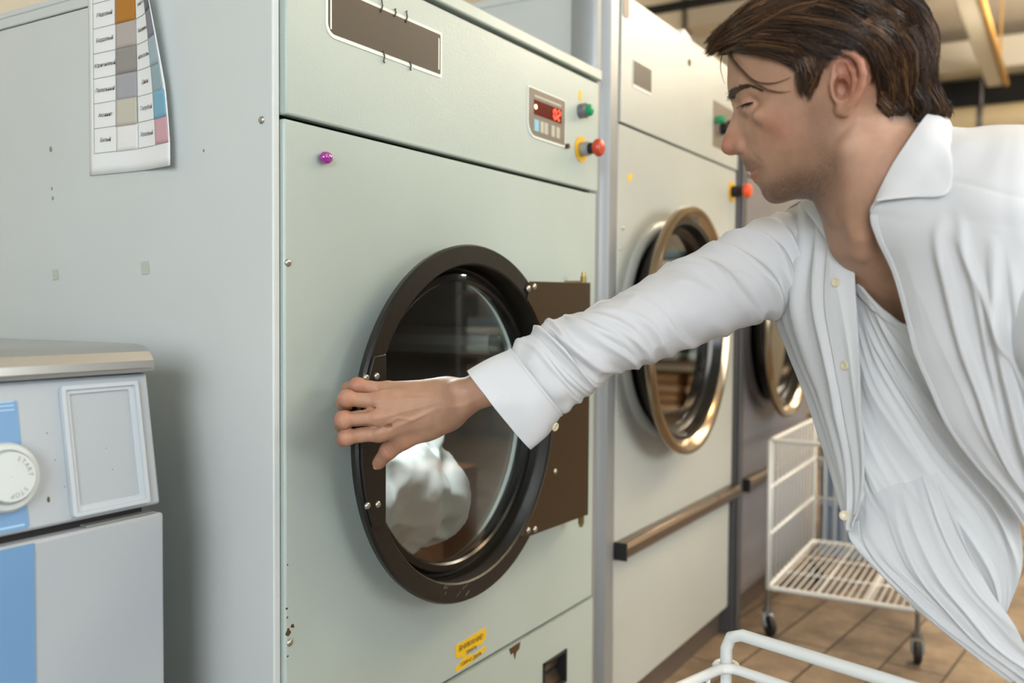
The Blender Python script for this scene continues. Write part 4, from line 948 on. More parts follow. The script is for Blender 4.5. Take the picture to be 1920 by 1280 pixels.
def skin_setup():
    nt = skin.node_tree; b = nt.nodes['Principled BSDF']; N = nt.nodes.new; L = nt.links.new
    at = N('ShaderNodeAttribute'); at.attribute_name = 'skincol'; tc = N('ShaderNodeTexCoord')
    n = N('ShaderNodeTexNoise'); n.inputs['Scale'].default_value = 60; n.inputs['Detail'].default_value = 6; L(tc.outputs['Object'], n.inputs['Vector'])
    r = N('ShaderNodeValToRGB'); r.color_ramp.elements[0].position = .3; r.color_ramp.elements[0].color = (.90, .86, .84, 1); r.color_ramp.elements[1].position = .7; r.color_ramp.elements[1].color = (1.06, 1.05, 1.04, 1); L(n.outputs['Fac'], r.inputs['Fac'])
    mx = N('ShaderNodeMix'); mx.data_type = 'RGBA'; mx.blend_type = 'MULTIPLY'; mx.inputs[0].default_value = 1; L(at.outputs['Color'], mx.inputs[6]); L(r.outputs['Color'], mx.inputs[7])
    # stubble: fine dark specks where the beard grows
    bs = N('ShaderNodeAttribute'); bs.attribute_name = 'beard'
    n2 = N('ShaderNodeTexNoise'); n2.inputs['Scale'].default_value = 700; n2.inputs['Detail'].default_value = 2; L(tc.outputs['Object'], n2.inputs['Vector'])
    n3 = N('ShaderNodeTexNoise'); n3.inputs['Scale'].default_value = 45; n3.inputs['Detail'].default_value = 3; L(tc.outputs['Object'], n3.inputs['Vector'])
    ma = N('ShaderNodeMath'); ma.operation = 'MULTIPLY'; L(n2.outputs['Fac'], ma.inputs[0]); ma.inputs[1].default_value = 1.1
    mb = N('ShaderNodeMath'); mb.operation = 'MULTIPLY_ADD'; L(n3.outputs['Fac'], mb.inputs[0]); mb.inputs[1].default_value = .35; L(ma.outputs[0], mb.inputs[2])
    mc = N('ShaderNodeMath'); mc.operation = 'MULTIPLY'; mc.use_clamp = True; L(mb.outputs[0], mc.inputs[0]); L(bs.outputs['Fac'], mc.inputs[1])
    m2 = N('ShaderNodeMix'); m2.data_type = 'RGBA'; L(mc.outputs[0], m2.inputs[0]); L(mx.outputs[2], m2.inputs[6]); m2.inputs[7].default_value = (*lin('3a2e22'), 1)
    L(m2.outputs[2], b.inputs['Base Color'])
    b.inputs['Roughness'].default_value = .52; b.inputs['Specular IOR Level'].default_value = .42
    b.inputs['Subsurface Weight'].default_value = .12; b.inputs['Subsurface Radius'].default_value = (1., .35, .2); b.inputs['Subsurface Scale'].default_value = .008
    bp = N('ShaderNodeBump'); bp.inputs['Strength'].default_value = .18; bp.inputs['Distance'].default_value = .0008; n4 = N('ShaderNodeTexNoise'); n4.inputs['Scale'].default_value = 420; n4.inputs['Detail'].default_value = 4
    L(tc.outputs['Object'], n4.inputs['Vector']); L(n4.outputs['Fac'], bp.inputs['Height']); L(bp.outputs['Normal'], b.inputs['Normal'])
skin_setup()
V1, F1 = surfnets(body_sdf, [0.60, -.85, .93], [1.16, -.36, 1.42], .0016) if False else (None, None)
def bbox(pts, r):
    a = np.array(pts); return a.min(0)-r, a.max(0)+r
hc = [toW(HL(u, v, w)) for u, v, w in ((1350, 0, 0), (1350, 385, 0), (1705, -30, 0), (1700, 400, 0), (1580, 150, 150), (1580, 150, -150), (1600, 420, 90), (1720, 640, 60), (1560, 600, -60))]
lo, hi = bbox(hc, .006)
V1, F1 = surfnets(body_sdf, lo, hi, .0017)
bc = [P(1545, 470, 1.26), P(1700, 240, 1.0), P(1880, 400, .84), P(2500, 780, 1.15), P(1640, 700, 1.15), P(2400, 640, .86)]
lo2, hi2 = bbox(bc, .03)
V2, F2 = surfnets(lambda p: body_sdf(p)+.0015, lo2, hi2, .008)
fc = [q for pts, rs in FIN for q in pts]+[WR, P(905, 728, 1.145)]+THUMB[0]
lo3, hi3 = bbox(fc, .034)
V3, F3 = surfnets(hand_sdf, lo3, hi3, .0011)
def relief(V):
    """tendons, knuckles and finger creases raised out of / pressed into the back of the hand"""
    g = np.stack([hand_sdf(V+e)-hand_sdf(V-e) for e in np.eye(3)*.0015], 1); g /= np.linalg.norm(g, axis=1, keepdims=True)+1e-9
    q = V-CAM; z = q@FW; u = 960+F*(q@RT)/z; v = 640-F*(q@UP)/z; face = np.clip((g*(-q)).sum(1)/np.linalg.norm(q, axis=1)*2, 0, 1)
    d = np.zeros(len(V)); X = np.stack([u, v], 1)
    def seg(pts, w, h, taper=True):
        nonlocal d
        best = np.full(len(V), 1e9); par = np.zeros(len(V)); n = len(pts)-1
        for i in range(n):
            a = np.array(pts[i], float); b = np.array(pts[i+1], float); t = np.clip(((X-a)@(b-a))/((b-a)@(b-a)), 0, 1); e = np.linalg.norm(X-a-t[:, None]*(b-a), axis=1)
            m = e < best; best = np.where(m, e, best); par = np.where(m, (i+t)/n, par)
        d += h*np.exp(-(best/w)**2)*(np.sin(PI*np.clip(par*.92+.04, 0, 1))**.5 if taper else 1)
    seg([(716, 733), (760, 735), (812, 737)], 4.5, .0011); seg([(712, 753), (760, 749), (820, 745)], 5, .0013)
    seg([(714, 782), (765, 768), (826, 752)], 5, .0014); seg([(716, 810), (765, 790), (820, 766)], 5, .0013)
    seg([(722, 797), (745, 783), (775, 787), (800, 775)], 3, .0008); seg([(835, 765), (870, 760), (905, 745)], 5, .0009)
    for (a, b) in ((716, 731), (705, 752), (706, 781), (709, 811)): d += .0014*np.exp(-(((u-a)/10)**2+((v-b)/8)**2))
    for (a, b) in ((661, 722), (652, 748), (648, 787), (653, 819)):
        for k in (-3.5, 0, 3.5): d -= .0005*np.exp(-((u-a-k)/1.1)**2-((v-b)/8)**2)
    for k in (0, 5, 10): d -= .0005*np.exp(-(((u-728-k*.8)*.75+(v-848+k)*-.66)/1.3)**2)*np.exp(-(((u-728)**2+(v-846)**2)/14**2))
    for k in (0, 7): d -= .0004*np.exp(-(((u-848-k)+(v-750)*.35)/1.6)**2)*np.exp(-((v-755)/22)**2)
    return V+g*(d*face)[:, None]
V3 = relief(V3)
lo4, hi4 = bbox([P(880, 735, 1.14), P(1000, 700, 1.15), P(1175, 612, 1.17), P(1500, 490, 1.20)], .07)
V4, F4 = surfnets(lambda p: hand_sdf(p)+.0012, lo4, hi4, .006)
V = np.concatenate([V1, V2, V3, V4]); off_ = np.cumsum([0, len(V1), len(V2), len(V3)])
Fq = np.concatenate([F1, F2+off_[1], F3+off_[2], F4+off_[3]])
person = thing('person', 'dark-haired man in an open white linen shirt leaning forward to grip the dryer door', 'person', (1.38, -1.62, 0))
body = np_mesh('body', V, Fq, skin, person)
# skin colour and beard masks
def gauss(l, c, s): return np.exp(-(((l-np.array(c))/np.array(s))**2).sum(1))
def paint(V):
    l = toL(V); lm = l.copy(); lm[:, 2] = np.abs(lm[:, 2])
    base = np.array(lin('ac876e')); col = np.tile(base, (len(V), 1))
    red = np.array(lin('ab5f4a')); pale = np.array(lin('d3ab90'))
    def mixc(col, c, w): w = np.clip(w, 0, 1)[:, None]; return col*(1-w)+c*w
    head = gauss(l, (0, 0, 0), (330, 330, 330))*0+1.
    col = mixc(col, red, .50*gauss(lm, HL(1366, 272, 8), (24, 24, 30))+.30*gauss(lm, HL(1455, 240, 85), (40, 32, 60))+.55*gauss(lm, HL(1600, 140, 140), (36, 52, 40))+.2*gauss(lm, HL(1405, 190, 55), (20, 8, 20)))
    col = mixc(col, red*.9, .8*np.maximum(gauss(lm, HL(1414, 330, 14), (10, 7, 26)), .6*gauss(lm, HL(1410, 316, 14), (10, 4, 26))))
    wr = toW([0, 0, 0])
    hand = np.zeros(len(V))
    for pts, rs in FIN:
        for k, s in ((0, .012), (1, .012), (2, .013), (3, .013)): hand = np.maximum(hand, np.exp(-(np.linalg.norm(V-pts[k], axis=1)/s)**2)*(.55 if k else .35))
    for k in (1, 2, 3): hand = np.maximum(hand, np.exp(-(np.linalg.norm(V-THUMB[0][k], axis=1)/.014)**2)*.6)
    col = mixc(col, red*1.12, hand)
    beard = np.zeros(len(V))
    pts = [(1398, 306, 14, 10, .75), (1410, 306, 28, 12, .65), (1426, 318, 42, 10, .5), (1440, 368, 24, 20, .95), (1462, 366, 40, 22, 1.), (1490, 358, 56, 20, 1.), (1520, 350, 68, 22, .95), (1548, 335, 80, 22, .85), (1562, 305, 92, 24, .7), (1545, 270, 100, 26, .55), (1535, 235, 106, 20, .5), (1530, 205, 110, 18, .5), (1500, 325, 76, 30, .5), (1470, 345, 52, 20, .6), (1580, 340, 70, 30, .5), (1520, 380, 40, 30, .8), (1570, 380, 50, 28, .5)]
    for u, v, w, s, a in pts: beard = 1-(1-beard)*(1-.62*a*gauss(lm, HL(u, v, w), (s*1.35, s*1.35, 55)))
    beard = np.clip(beard*1.15, 0, .9)
    # scalp under the hair
    x, y = l[:, 0], l[:, 1]
    cut = [HL(u, v)[:2] for u, v in ((1355, 60), (1375, 104), (1420, 116), (1462, 122), (1489, 142), (1494, 178), (1522, 187), (1534, 160), (1550, 118), (1580, 94), (1612, 100), (1635, 150), (1642, 205), (1660, 232), (1760, 250), (1800, 100), (1700, -100), (1400, -100))]
    ins = np.zeros(len(V), bool)
    for i in range(len(cut)):
        a, b = cut[i], cut[(i+1) % len(cut)]; c = ((a[1] > y) != (b[1] > y)); ins ^= c & (x < (b[0]-a[0])*(y-a[1])/(b[1]-a[1]+1e-12)+a[0])
    ear = head_ear = np.abs(l[:, 2]) > 150
    scalp = ins & (np.linalg.norm(l, axis=1) < 420)
    # never the ear
    e = (np.linalg.norm((lm-HL(1587, 152, 140))/np.array([37, 60, 26]), axis=1) < 1) & (lm[:, 2] > 124)
    scalp &= ~e
    cd = np.full(len(V), 1e9); xy = l[:, :2]
    for i in range(len(cut)):
        a, b = cut[i], cut[(i+1) % len(cut)]; d = b-a; t = np.clip(((xy-a)@d)/(d@d), 0, 1); cd = np.minimum(cd, np.linalg.norm(xy-a-t[:, None]*d, axis=1))
    wS = np.where(scalp, np.clip(cd/22, 0, 1), 0)[:, None]; col = col*(1-wS)+np.array(lin('2a1f17'))*wS
    chest = .35*gauss(l, HL(1665, 560, -20), (60, 60, 300)); beard = np.maximum(beard, chest*.9)
    me = body.data; a = me.color_attributes.new('skincol', 'FLOAT_COLOR', 'POINT'); a.data.foreach_set('color', np.concatenate([col, np.ones((len(V), 1))], 1).astype(np.float32).ravel())
    b = me.attributes.new('beard', 'FLOAT', 'POINT'); b.data.foreach_set('value', beard.astype(np.float32))
if len(body.data.vertices) == len(V): paint(V)
# eyes
for sg in (1, -1):
    c = EYE.copy(); c[2] *= sg
    bm = bmesh.new(); bmesh.ops.create_uvsphere(bm, u_segments=32, v_segments=16, radius=ER*HS)
    for v in bm.verts: v.co = v.co+Vector(toW(c))
    e = obj('eye', bm, mat('eye white', '8d857b', .3), person, smooth=True, angle=0)
    d = np.array([-.80, -.32, .42*sg]); d /= np.linalg.norm(d); bm = bmesh.new(); a = c+d*(ER-5.5); b = c+d*(ER+.6)
    cyl(bm, toW(a), toW(b), 8.5*HS, 6.5*HS, 24); obj('iris', bm, mat('dark iris', '1a1410', .1), e, smooth=True)
# thumb nail
tn = THUMB[0]; bm = bmesh.new(); bmesh.ops.create_icosphere(bm, subdivisions=3, radius=1)
tip = np.array(tn[3]); ax = tip-np.array(tn[2]); ax /= np.linalg.norm(ax); nn = CAM-tip; nn -= ax*(nn@ax); nn /= np.linalg.norm(nn); sd = np.cross(ax, nn)
nn2 = nn*.80+sd*(.0); nn2 /= np.linalg.norm(nn2); sd2 = np.cross(ax, nn2)
for v in bm.verts:
    q_ = np.array(v.co); pos = tip+ax*(.0005+q_[0]*.0062)+sd2*(q_[1]*.0052)+nn2*(.0069-.0022*q_[1]**2+q_[2]*.0010); v.co = Vector(pos)
obj('thumb_nail', bm, mat('nail', 'd9b3a2', .25), person, smooth=True, angle=0)
# ------------------------------------------------------------------ cloth sheets
def cr1(A, n, ax):
    """Catmull-Rom resampling of control array A along axis ax to n samples"""
    A = np.moveaxis(A, ax, 0); m = A.shape[0]; t = np.linspace(0, m-1, n); i = np.clip(t.astype(int), 0, m-2); f = (t-i).reshape((-1,)+(1,)*(A.ndim-1))
    p0 = A[np.maximum(i-1, 0)]; p1 = A[i]; p2 = A[i+1]; p3 = A[np.minimum(i+2, m-1)]
    p0 = np.where((i == 0).reshape(f.shape), 2*p1-p2, p0); p3 = np.where((i == m-2).reshape(f.shape), 2*p2-p1, p3)
    r = .5*((2*p1)+(-p0+p2)*f+(2*p0-5*p1+4*p2-p3)*f*f+(-p0+3*p1-3*p2+p3)*f**3)
    return np.moveaxis(r, 0, ax)
def normals(S):
    du = np.gradient(S, axis=1); dv = np.gradient(S, axis=0); n = np.cross(du, dv); return n/(np.linalg.norm(n, axis=2, keepdims=True)+1e-12)
def vnoise(x, y, seed=0):
    """smooth value noise on arrays"""
    xi = np.floor(x).astype(np.int64); yi = np.floor(y).astype(np.int64); fx = x-xi; fy = y-yi; fx = fx*fx*(3-2*fx); fy = fy*fy*(3-2*fy)
    def h(a, b):
        n = (a*374761393+b*668265263+seed*974634777) & 0x7fffffff; n = ((n ^ (n >> 13))*1274126177) & 0x7fffffff; return ((n ^ (n >> 16)) & 0xffff)/65535.
    return (h(xi, yi)*(1-fx)+h(xi+1, yi)*fx)*(1-fy)+(h(xi, yi+1)*(1-fx)+h(xi+1, yi+1)*fx)*fy
def ridge(x, y, seed=0): return 1-np.abs(2*vnoise(x, y, seed)-1)
def sheet(name, rows, nu, nv, m, parent, disp=None, thick=.0009, world=False, post=None):
    A = np.array(rows, float)
    if not world: A = np.array([[P(*q) for q in r] for r in rows])
    S = cr1(cr1(A, nv, 0), nu, 1); N_ = normals(S)
    sgn = np.sign(((CAM-S)*N_).sum(2).mean()) or 1.; N_ = N_*sgn
    vv, uu = np.meshgrid(np.linspace(0, 1, nv), np.linspace(0, 1, nu), indexing='ij')
    if disp is not None: S = S+N_*disp(uu, vv, S)[..., None]
    if post is not None: S = post(S, uu, vv)
    idx = np.arange(nu*nv).reshape(nv, nu); Fq = np.stack([idx[:-1, :-1], idx[:-1, 1:], idx[1:, 1:], idx[1:, :-1]], -1).reshape(-1, 4)
    o = np_mesh(name, S.reshape(-1, 3), Fq, m, parent); md = o.modifiers.new('thickness', 'SOLIDIFY'); md.thickness = thick; md.offset = 0
    return o, S, N_
# right sleeve: rings between the photo's upper and lower contour
SL = [((879, 699), (992, 838), 1.158, .034), ((920, 678), (1026, 812), 1.158, .040), ((965, 655), (1054, 770), 1.158, .042), ((1000, 622), (1082, 752), 1.16, .046), ((1028, 604), (1118, 730), 1.16, .050),
      ((1080, 590), (1150, 703), 1.155, .050), ((1145, 560), (1192, 688), 1.16, .052), ((1205, 528), (1250, 668), 1.17, .056), ((1272, 490), (1320, 642), 1.18, .060), ((1340, 456), (1390, 614), 1.19, .064),
      ((1400, 425), (1445, 598), 1.20, .068), ((1462, 400), (1490, 590), 1.205, .070), ((1520, 400), (1545, 580), 1.20, .066)]
def sleeve(name, spec, ncirc, nlen, folds, parent, m, s0=0., s1=1., world_pairs=None, extra=None):
    T_, B_, R_ = [], [], []
    for t, b, z, r in spec: T_.append(P(*t, z)); B_.append(P(*b, z)); R_.append(r)
    T_ = np.array(T_); B_ = np.array(B_); R_ = np.array(R_)
    n = len(spec); A = np.concatenate([T_, B_, R_[:, None]], 1)
    full = cr1(A, 400, 0); k = np.linspace(s0*399, s1*399, nlen); i = np.clip(k.astype(int), 0, 398); f = (k-i)[:, None]; A = full[i]*(1-f)+full[i+1]*f
    T_, B_, R_ = A[:, :3], A[:, 3:6], A[:, 6]
    C_ = (T_+B_)/2; H_ = (T_-B_)/2; ax = np.gradient(C_, axis=0); ax /= np.linalg.norm(ax, axis=1, keepdims=True)
    D_ = np.cross(ax, H_); D_ /= np.linalg.norm(D_, axis=1, keepdims=True); toc = np.sign(((CAM-C_)*D_).sum(1)); D_ *= toc[:, None]
    th = np.linspace(0, 2*PI, ncirc, endpoint=False)
    S = C_[:, None]+H_[:, None]*np.cos(th)[None, :, None]+D_[:, None]*(R_[:, None]*np.sin(th)[None])[..., None]
    nr = H_[:, None]/np.linalg.norm(H_, axis=1)[:, None, None]*np.cos(th)[None, :, None]+D_[:, None]*np.sin(th)[None, :, None]
    ss = np.linspace(s0, s1, nlen)[:, None]; tt = th[None]
    d = folds(ss+0*tt, tt+0*ss)
    S = S+nr*d[..., None]
    idx = np.arange(nlen*ncirc).reshape(nlen, ncirc); j = np.roll(idx, -1, 1)
    Fq = np.stack([idx[:-1], idx[1:], j[1:], j[:-1]], -1).reshape(-1, 4)
    o = np_mesh(name, S.reshape(-1, 3), Fq, m, parent); md = o.modifiers.new('thickness', 'SOLIDIFY'); md.thickness = .0010; md.offset = -1
    return o, S
# individual creases: (centre along sleeve, slant, centre angle, angular reach, width, height)
# theta 0 = upper contour, pi/2 = towards viewer, pi = lower contour
CREASES = [(.205, .10, .75, 1.3, .010, .0050), (.235, .11, 1.1, 1.5, .011, .0060), (.262, .12, 1.4, 1.3, .009, .0045), (.300, .13, .9, 1.4, .012, .0065), (.335, .14, 1.5, 1.3, .010, .0050),
           (.360, .13, .6, 1.0, .009, .0060), (.385, .15, 1.7, 1.2, .011, .0055), (.420, .15, .8, 1.2, .010, .0065), (.447, .16, 1.9, 1.1, .009, .0045), (.470, .17, 1.2, 1.5, .012, .0055),
           (.500, .16, 2.1, 1.1, .010, .0045), (.545, .18, 2.0, 1.0, .009, .0035), (.600, .18, 2.2, .9, .010, .0035),
           (.690, .13, 1.0, 1.3, .010, .0060), (.725, .16, 1.6, 1.4, .012, .0070), (.765, .14, 1.1, 1.5, .011, .0065), (.795, .16, 1.9, 1.2, .010, .0060), (.825, .12, 1.2, 1.5, .011, .0065), (.855, .13, 1.8, 1.3, .010, .0055), (.885, .10, 1.1, 1.4, .010, .0050),
           (.30, .12, 4.4, 1.6, .012, .006), (.42, .12, 4.6, 1.6, .012, .006), (.55, .1, 4.5, 1.5, .012, .005), (.75, .1, 4.5, 1.6, .014, .007)]
def fold_arm(s, t):
    d = np.zeros_like(s)
    for c, sl, t0, tr, w, h in CREASES:
        dt = (t-t0+PI) % (2*PI)-PI
        cc = c+sl*.5*dt*.55+.006*np.sin(3*dt+c*40)
        g = np.exp(-np.abs((s-cc)/w)**1.6)*np.exp(-(dt/tr)**2); d += h*g-h*.45*np.exp(-((s-cc-w*1.6)/(w*1.5))**2)*np.exp(-(dt/tr)**2)
    d += .0030*(ridge(s*26-t*1.3, t*1.2+s*7, 3)-.5)*np.clip((s-.17)*12, 0, 1)
    d += .0035*(vnoise(s*9, t*.9, 5)-.5)
    bunch = np.clip((s-.155)/.012, 0, 1)*np.exp(-((s-.185)/.03)**2); d += .0035*bunch*(1+.6*np.sin(t*7))
    return d
CUFF_END = .158
slv, _ = sleeve('sleeve', SL, 160, 420, fold_arm, person, M['linen'], CUFF_END-.004, 1.)
def fold_cuff(s, t):
    dt = (t-PI/2)
    return .0012+.0016*np.sin(t*3+s*20)+.0035*np.exp(-((dt+.25-(s*3))/.25)**2)*(1-s/.16)-.002*np.exp(-((dt-.7)/.3)**2)*(1-s/.2)+.0012*np.exp(-((s-.156)/.004)**2)
cuff, _ = sleeve('cuff', SL, 128, 60, fold_cuff, slv, M['linen_thick'], 0, CUFF_END)
cuff.modifiers[0].thickness = .0022
def button(name, c, n, parent, r=.0055):
    c = np.array(c); n = np.array(n); n = n/np.linalg.norm(n); bm = bmesh.new(); lathe(bm, ((.0003, 0), (r, 0), (r, -.0013), (r*.8, -.0019), (r*.6, -.0013), (.0003, -.0013)), 0, 0, 20)
    rt = Vector((0, -1, 0)).rotation_difference(Vector(n)).to_matrix()
    for v in bm.verts: v.co = Vector(c)+rt@v.co
    return obj(name, bm, M['btn'], parent, smooth=True)
M['btn'] = mat('pale shell button', 'd8cdb0', .3)
button('button', P(1041, 800, 1.135), CAM-P(1041, 800, 1.12)+np.array([.9, 0, -.3]), cuff)
# shirt front, his right side (hangs from the far shoulder)
RP = [[(1466, 400, 1.21), (1500, 381, 1.17), (1540, 380, 1.12), (1570, 395, 1.085), (1594, 414, 1.055)],
      [(1450, 470, 1.22), (1490, 448, 1.155), (1530, 446, 1.11), (1570, 452, 1.075), (1602, 470, 1.048)],
      [(1449, 580, 1.22), (1480, 560, 1.15), (1520, 560, 1.10), (1565, 560, 1.065), (1607, 565, 1.040)],
      [(1476, 660, 1.20), (1505, 660, 1.14), (1540, 660, 1.09), (1578, 660, 1.06), (1612, 660, 1.035)],
      [(1508, 740, 1.17), (1535, 745, 1.12), (1562, 750, 1.08), (1592, 752, 1.055), (1618, 755, 1.035)],
      [(1545, 850, 1.14), (1564, 850, 1.10), (1585, 850, 1.07), (1606, 850, 1.05), (1623, 855, 1.035)],
      [(1571, 935, 1.11), (1583, 938, 1.09), (1595, 938, 1.07), (1608, 935, 1.055), (1617, 932, 1.045)],
      [(1589, 997, 1.085), (1591, 996, 1.078), (1594, 994, 1.07), (1597, 991, 1.062), (1599, 987, 1.055)]]
def dRP(u, v, S):
    e = np.clip(u*6, 0, 1)
    d = .0050*np.exp(-((u-.30-.08*v)/.06)**2)*np.clip(1.2-v, 0, 1)+.004*np.exp(-((u-.52-.05*np.sin(v*4))/.05)**2)+.004*(ridge(u*7-v*1.2, v*2.2, 11)-.5)+.004*(vnoise(u*4, v*5, 2)-.5)
    d -= .008*np.exp(-((u-.42)/.05)**2)*np.exp(-((v-.12)/.15)**2)
    return d*e
rp, S_rp, N_rp = sheet('shirt_front', RP, 120, 220, M['linen'], person, dRP)
def strip(name, S, N_, u0, u1, lift, m, parent, v0=0., v1=1., th=.0012):
    nv, nu = S.shape[:2]; a, b = int(u0*(nu-1)), int(round(u1*(nu-1)))+1; c, d = int(v0*(nv-1)), int(round(v1*(nv-1)))+1
    Q_ = S[c:d, a:b]+N_[c:d, a:b]*lift; idx = np.arange(Q_.shape[0]*Q_.shape[1]).reshape(Q_.shape[:2]); Fq = np.stack([idx[:-1, :-1], idx[:-1, 1:], idx[1:, 1:], idx[1:, :-1]], -1).reshape(-1, 4)
    o = np_mesh(name, Q_.reshape(-1, 3), Fq, m, parent); md = o.modifiers.new('thickness', 'SOLIDIFY'); md.thickness = th; md.offset = 0; return o
pk = strip('placket', S_rp, N_rp, .66, 1., .0016, M['linen_thick'], rp, .10, .93)
for a, b in ((.25, .80), (.47, .80)):
    i, j = int(a*219), int(b*119); button('button', S_rp[i, j]+N_rp[i, j]*.003, N_rp[i, j], rp)
button('button', P(1583, 966, 1.066), CAM-P(1583, 966, 1.08), rp, .0058)
# undershirt
TE = [[(1585, 480, 1.085), (1605, 520, 1.062), (1636, 560, 1.035), (1668, 588, 1.018), (1702, 608, 1.000), (1760, 600, .965)],
      [(1592, 600, 1.09), (1615, 615, 1.066), (1655, 640, 1.040), (1695, 658, 1.020), (1732, 672, 1.000), (1800, 690, .975)],
      [(1600, 740, 1.09), (1625, 742, 1.07), (1680, 742, 1.045), (1730, 748, 1.025), (1780, 760, 1.005), (1860, 790, .985)],
      [(1602, 850, 1.09), (1635, 852, 1.07), (1705, 852, 1.048), (1765, 855, 1.03), (1825, 862, 1.01), (1900, 890, .99)],
      [(1598, 950, 1.09), (1650, 955, 1.07), (1725, 955, 1.048), (1800, 955, 1.03), (1862, 958, 1.015), (1912, 975, 1.0)],
      [(1620, 1020, 1.085), (1680, 1030, 1.065), (1750, 1040, 1.048), (1815, 1045, 1.03), (1872, 1050, 1.02), (1916, 1065, 1.008)],
      [(1680, 1080, 1.08), (1730, 1100, 1.065), (1790, 1120, 1.05), (1840, 1135, 1.038), (1872, 1145, 1.03), (1888, 1148, 1.022)]]
def dTE(u, v, S):
    q = u*1.0-v*.9
    d = .009*(ridge(q*7, v*1.5+u, 21)-.5)*np.clip(v*3, 0, 1)+.003*(ridge(q*15, v*3, 22)-.5)+.006*(vnoise(u*3, v*3, 4)-.5)
    return d*np.clip(v*8, 0, 1)*np.clip((1-u)*8, .2, 1)
tee, S_te, N_te = sheet('undershirt', TE, 150, 220, M['tee'], person, dTE)
strip('neckband', S_te, N_te, .0, 1., .0018, M['tee'], tee, 0., .045, .0022)
LH = [[(1600, 700, 1.10), (1640, 710, 1.085), (1680, 730, 1.075), (1710, 760, 1.065), (1740, 800, 1.055)],
      [(1605, 800, 1.09), (1640, 805, 1.066), (1690, 820, 1.050), (1725, 840, 1.038), (1752, 868, 1.028)],
      [(1606, 900, 1.080), (1645, 905, 1.052), (1700, 915, 1.036), (1745, 925, 1.024), (1785, 945, 1.012)],
      [(1592, 985, 1.078), (1645, 985, 1.052), (1705, 995, 1.034), (1762, 1005, 1.020), (1818, 1035, 1.003)],
      [(1600, 1018, 1.07), (1655, 1040, 1.045), (1720, 1068, 1.026), (1790, 1090, 1.010), (1860, 1112, .995)],
      [(1640, 1062, 1.06), (1690, 1090, 1.038), (1750, 1122, 1.020), (1825, 1152, 1.003), (1900, 1168, .988)],
      [(1700, 1122, 1.05), (1745, 1150, 1.03), (1800, 1182, 1.013), (1860, 1210, .998), (1930, 1222, .985)],
      [(1780, 1190, 1.04), (1825, 1215, 1.022), (1875, 1240, 1.006), (1925, 1262, .993), (1980, 1270, .98)],
      [(1870, 1254, 1.03), (1900, 1272, 1.015), (1940, 1292, 1.00), (1975, 1308, .99), (2010, 1320, .98)]]
def dLH(u, v, S):
    q = u*1.0-v*.55
    d = .010*(ridge(q*6+.3, v*1.3, 31)-.5)+.0035*(ridge(q*16, v*2.5, 33)-.5)+.004*(vnoise(u*3, v*4, 6)-.5)
    hem = np.exp(-((u-.10)/.022)**2)*.0022*np.clip((v-.35)*6, 0, 1)
    return d*np.clip(u*5, 0, 1)-hem
from mathutils.kdtree import KDTree
def merge_tail(S, u, v):
    """let the top of the tail lie just behind the undershirt it disappears under"""
    def pix(Q): q = Q-CAM; z = q@FW; return q@RT/z*F, q@UP/z*F, z
    ax_, ay_, az_ = pix(S_te.reshape(-1, 3)); kd = KDTree(len(ax_))
    for i in range(len(ax_)): kd.insert((ax_[i], ay_[i], 0), i)
    kd.balance(); Q = S.reshape(-1, 3).copy(); bx, by, bz = pix(Q); vv = v.ravel(); uu = u.ravel()
    for i in range(len(Q)):
        k = (vv[i]-(.26-.16*uu[i]))/.20; k = min(1, max(0, k)); k = k*k*(3-2*k)
        if k < 1:
            near = kd.find_n((bx[i], by[i], 0), 4); ws = [1/(n_[2]+.5) for n_ in near]; zt_ = sum(w_*az_[n_[1]] for w_, n_ in zip(ws, near))/sum(ws)
            z = (zt_+.004)*(1-k)+min(bz[i], zt_+.004 if k < .5 else 9)*k; Q[i] = CAM+(Q[i]-CAM)*(z/bz[i])
    return Q.reshape(S.shape)
lh, S_lh, N_lh = sheet('shirt_tail', LH, 130, 220, M['linen'], person, dLH, post=merge_tail)
strip('hem', S_lh, N_lh, .0, .11, .0014, M['linen_thick'], lh, .36, 1.)
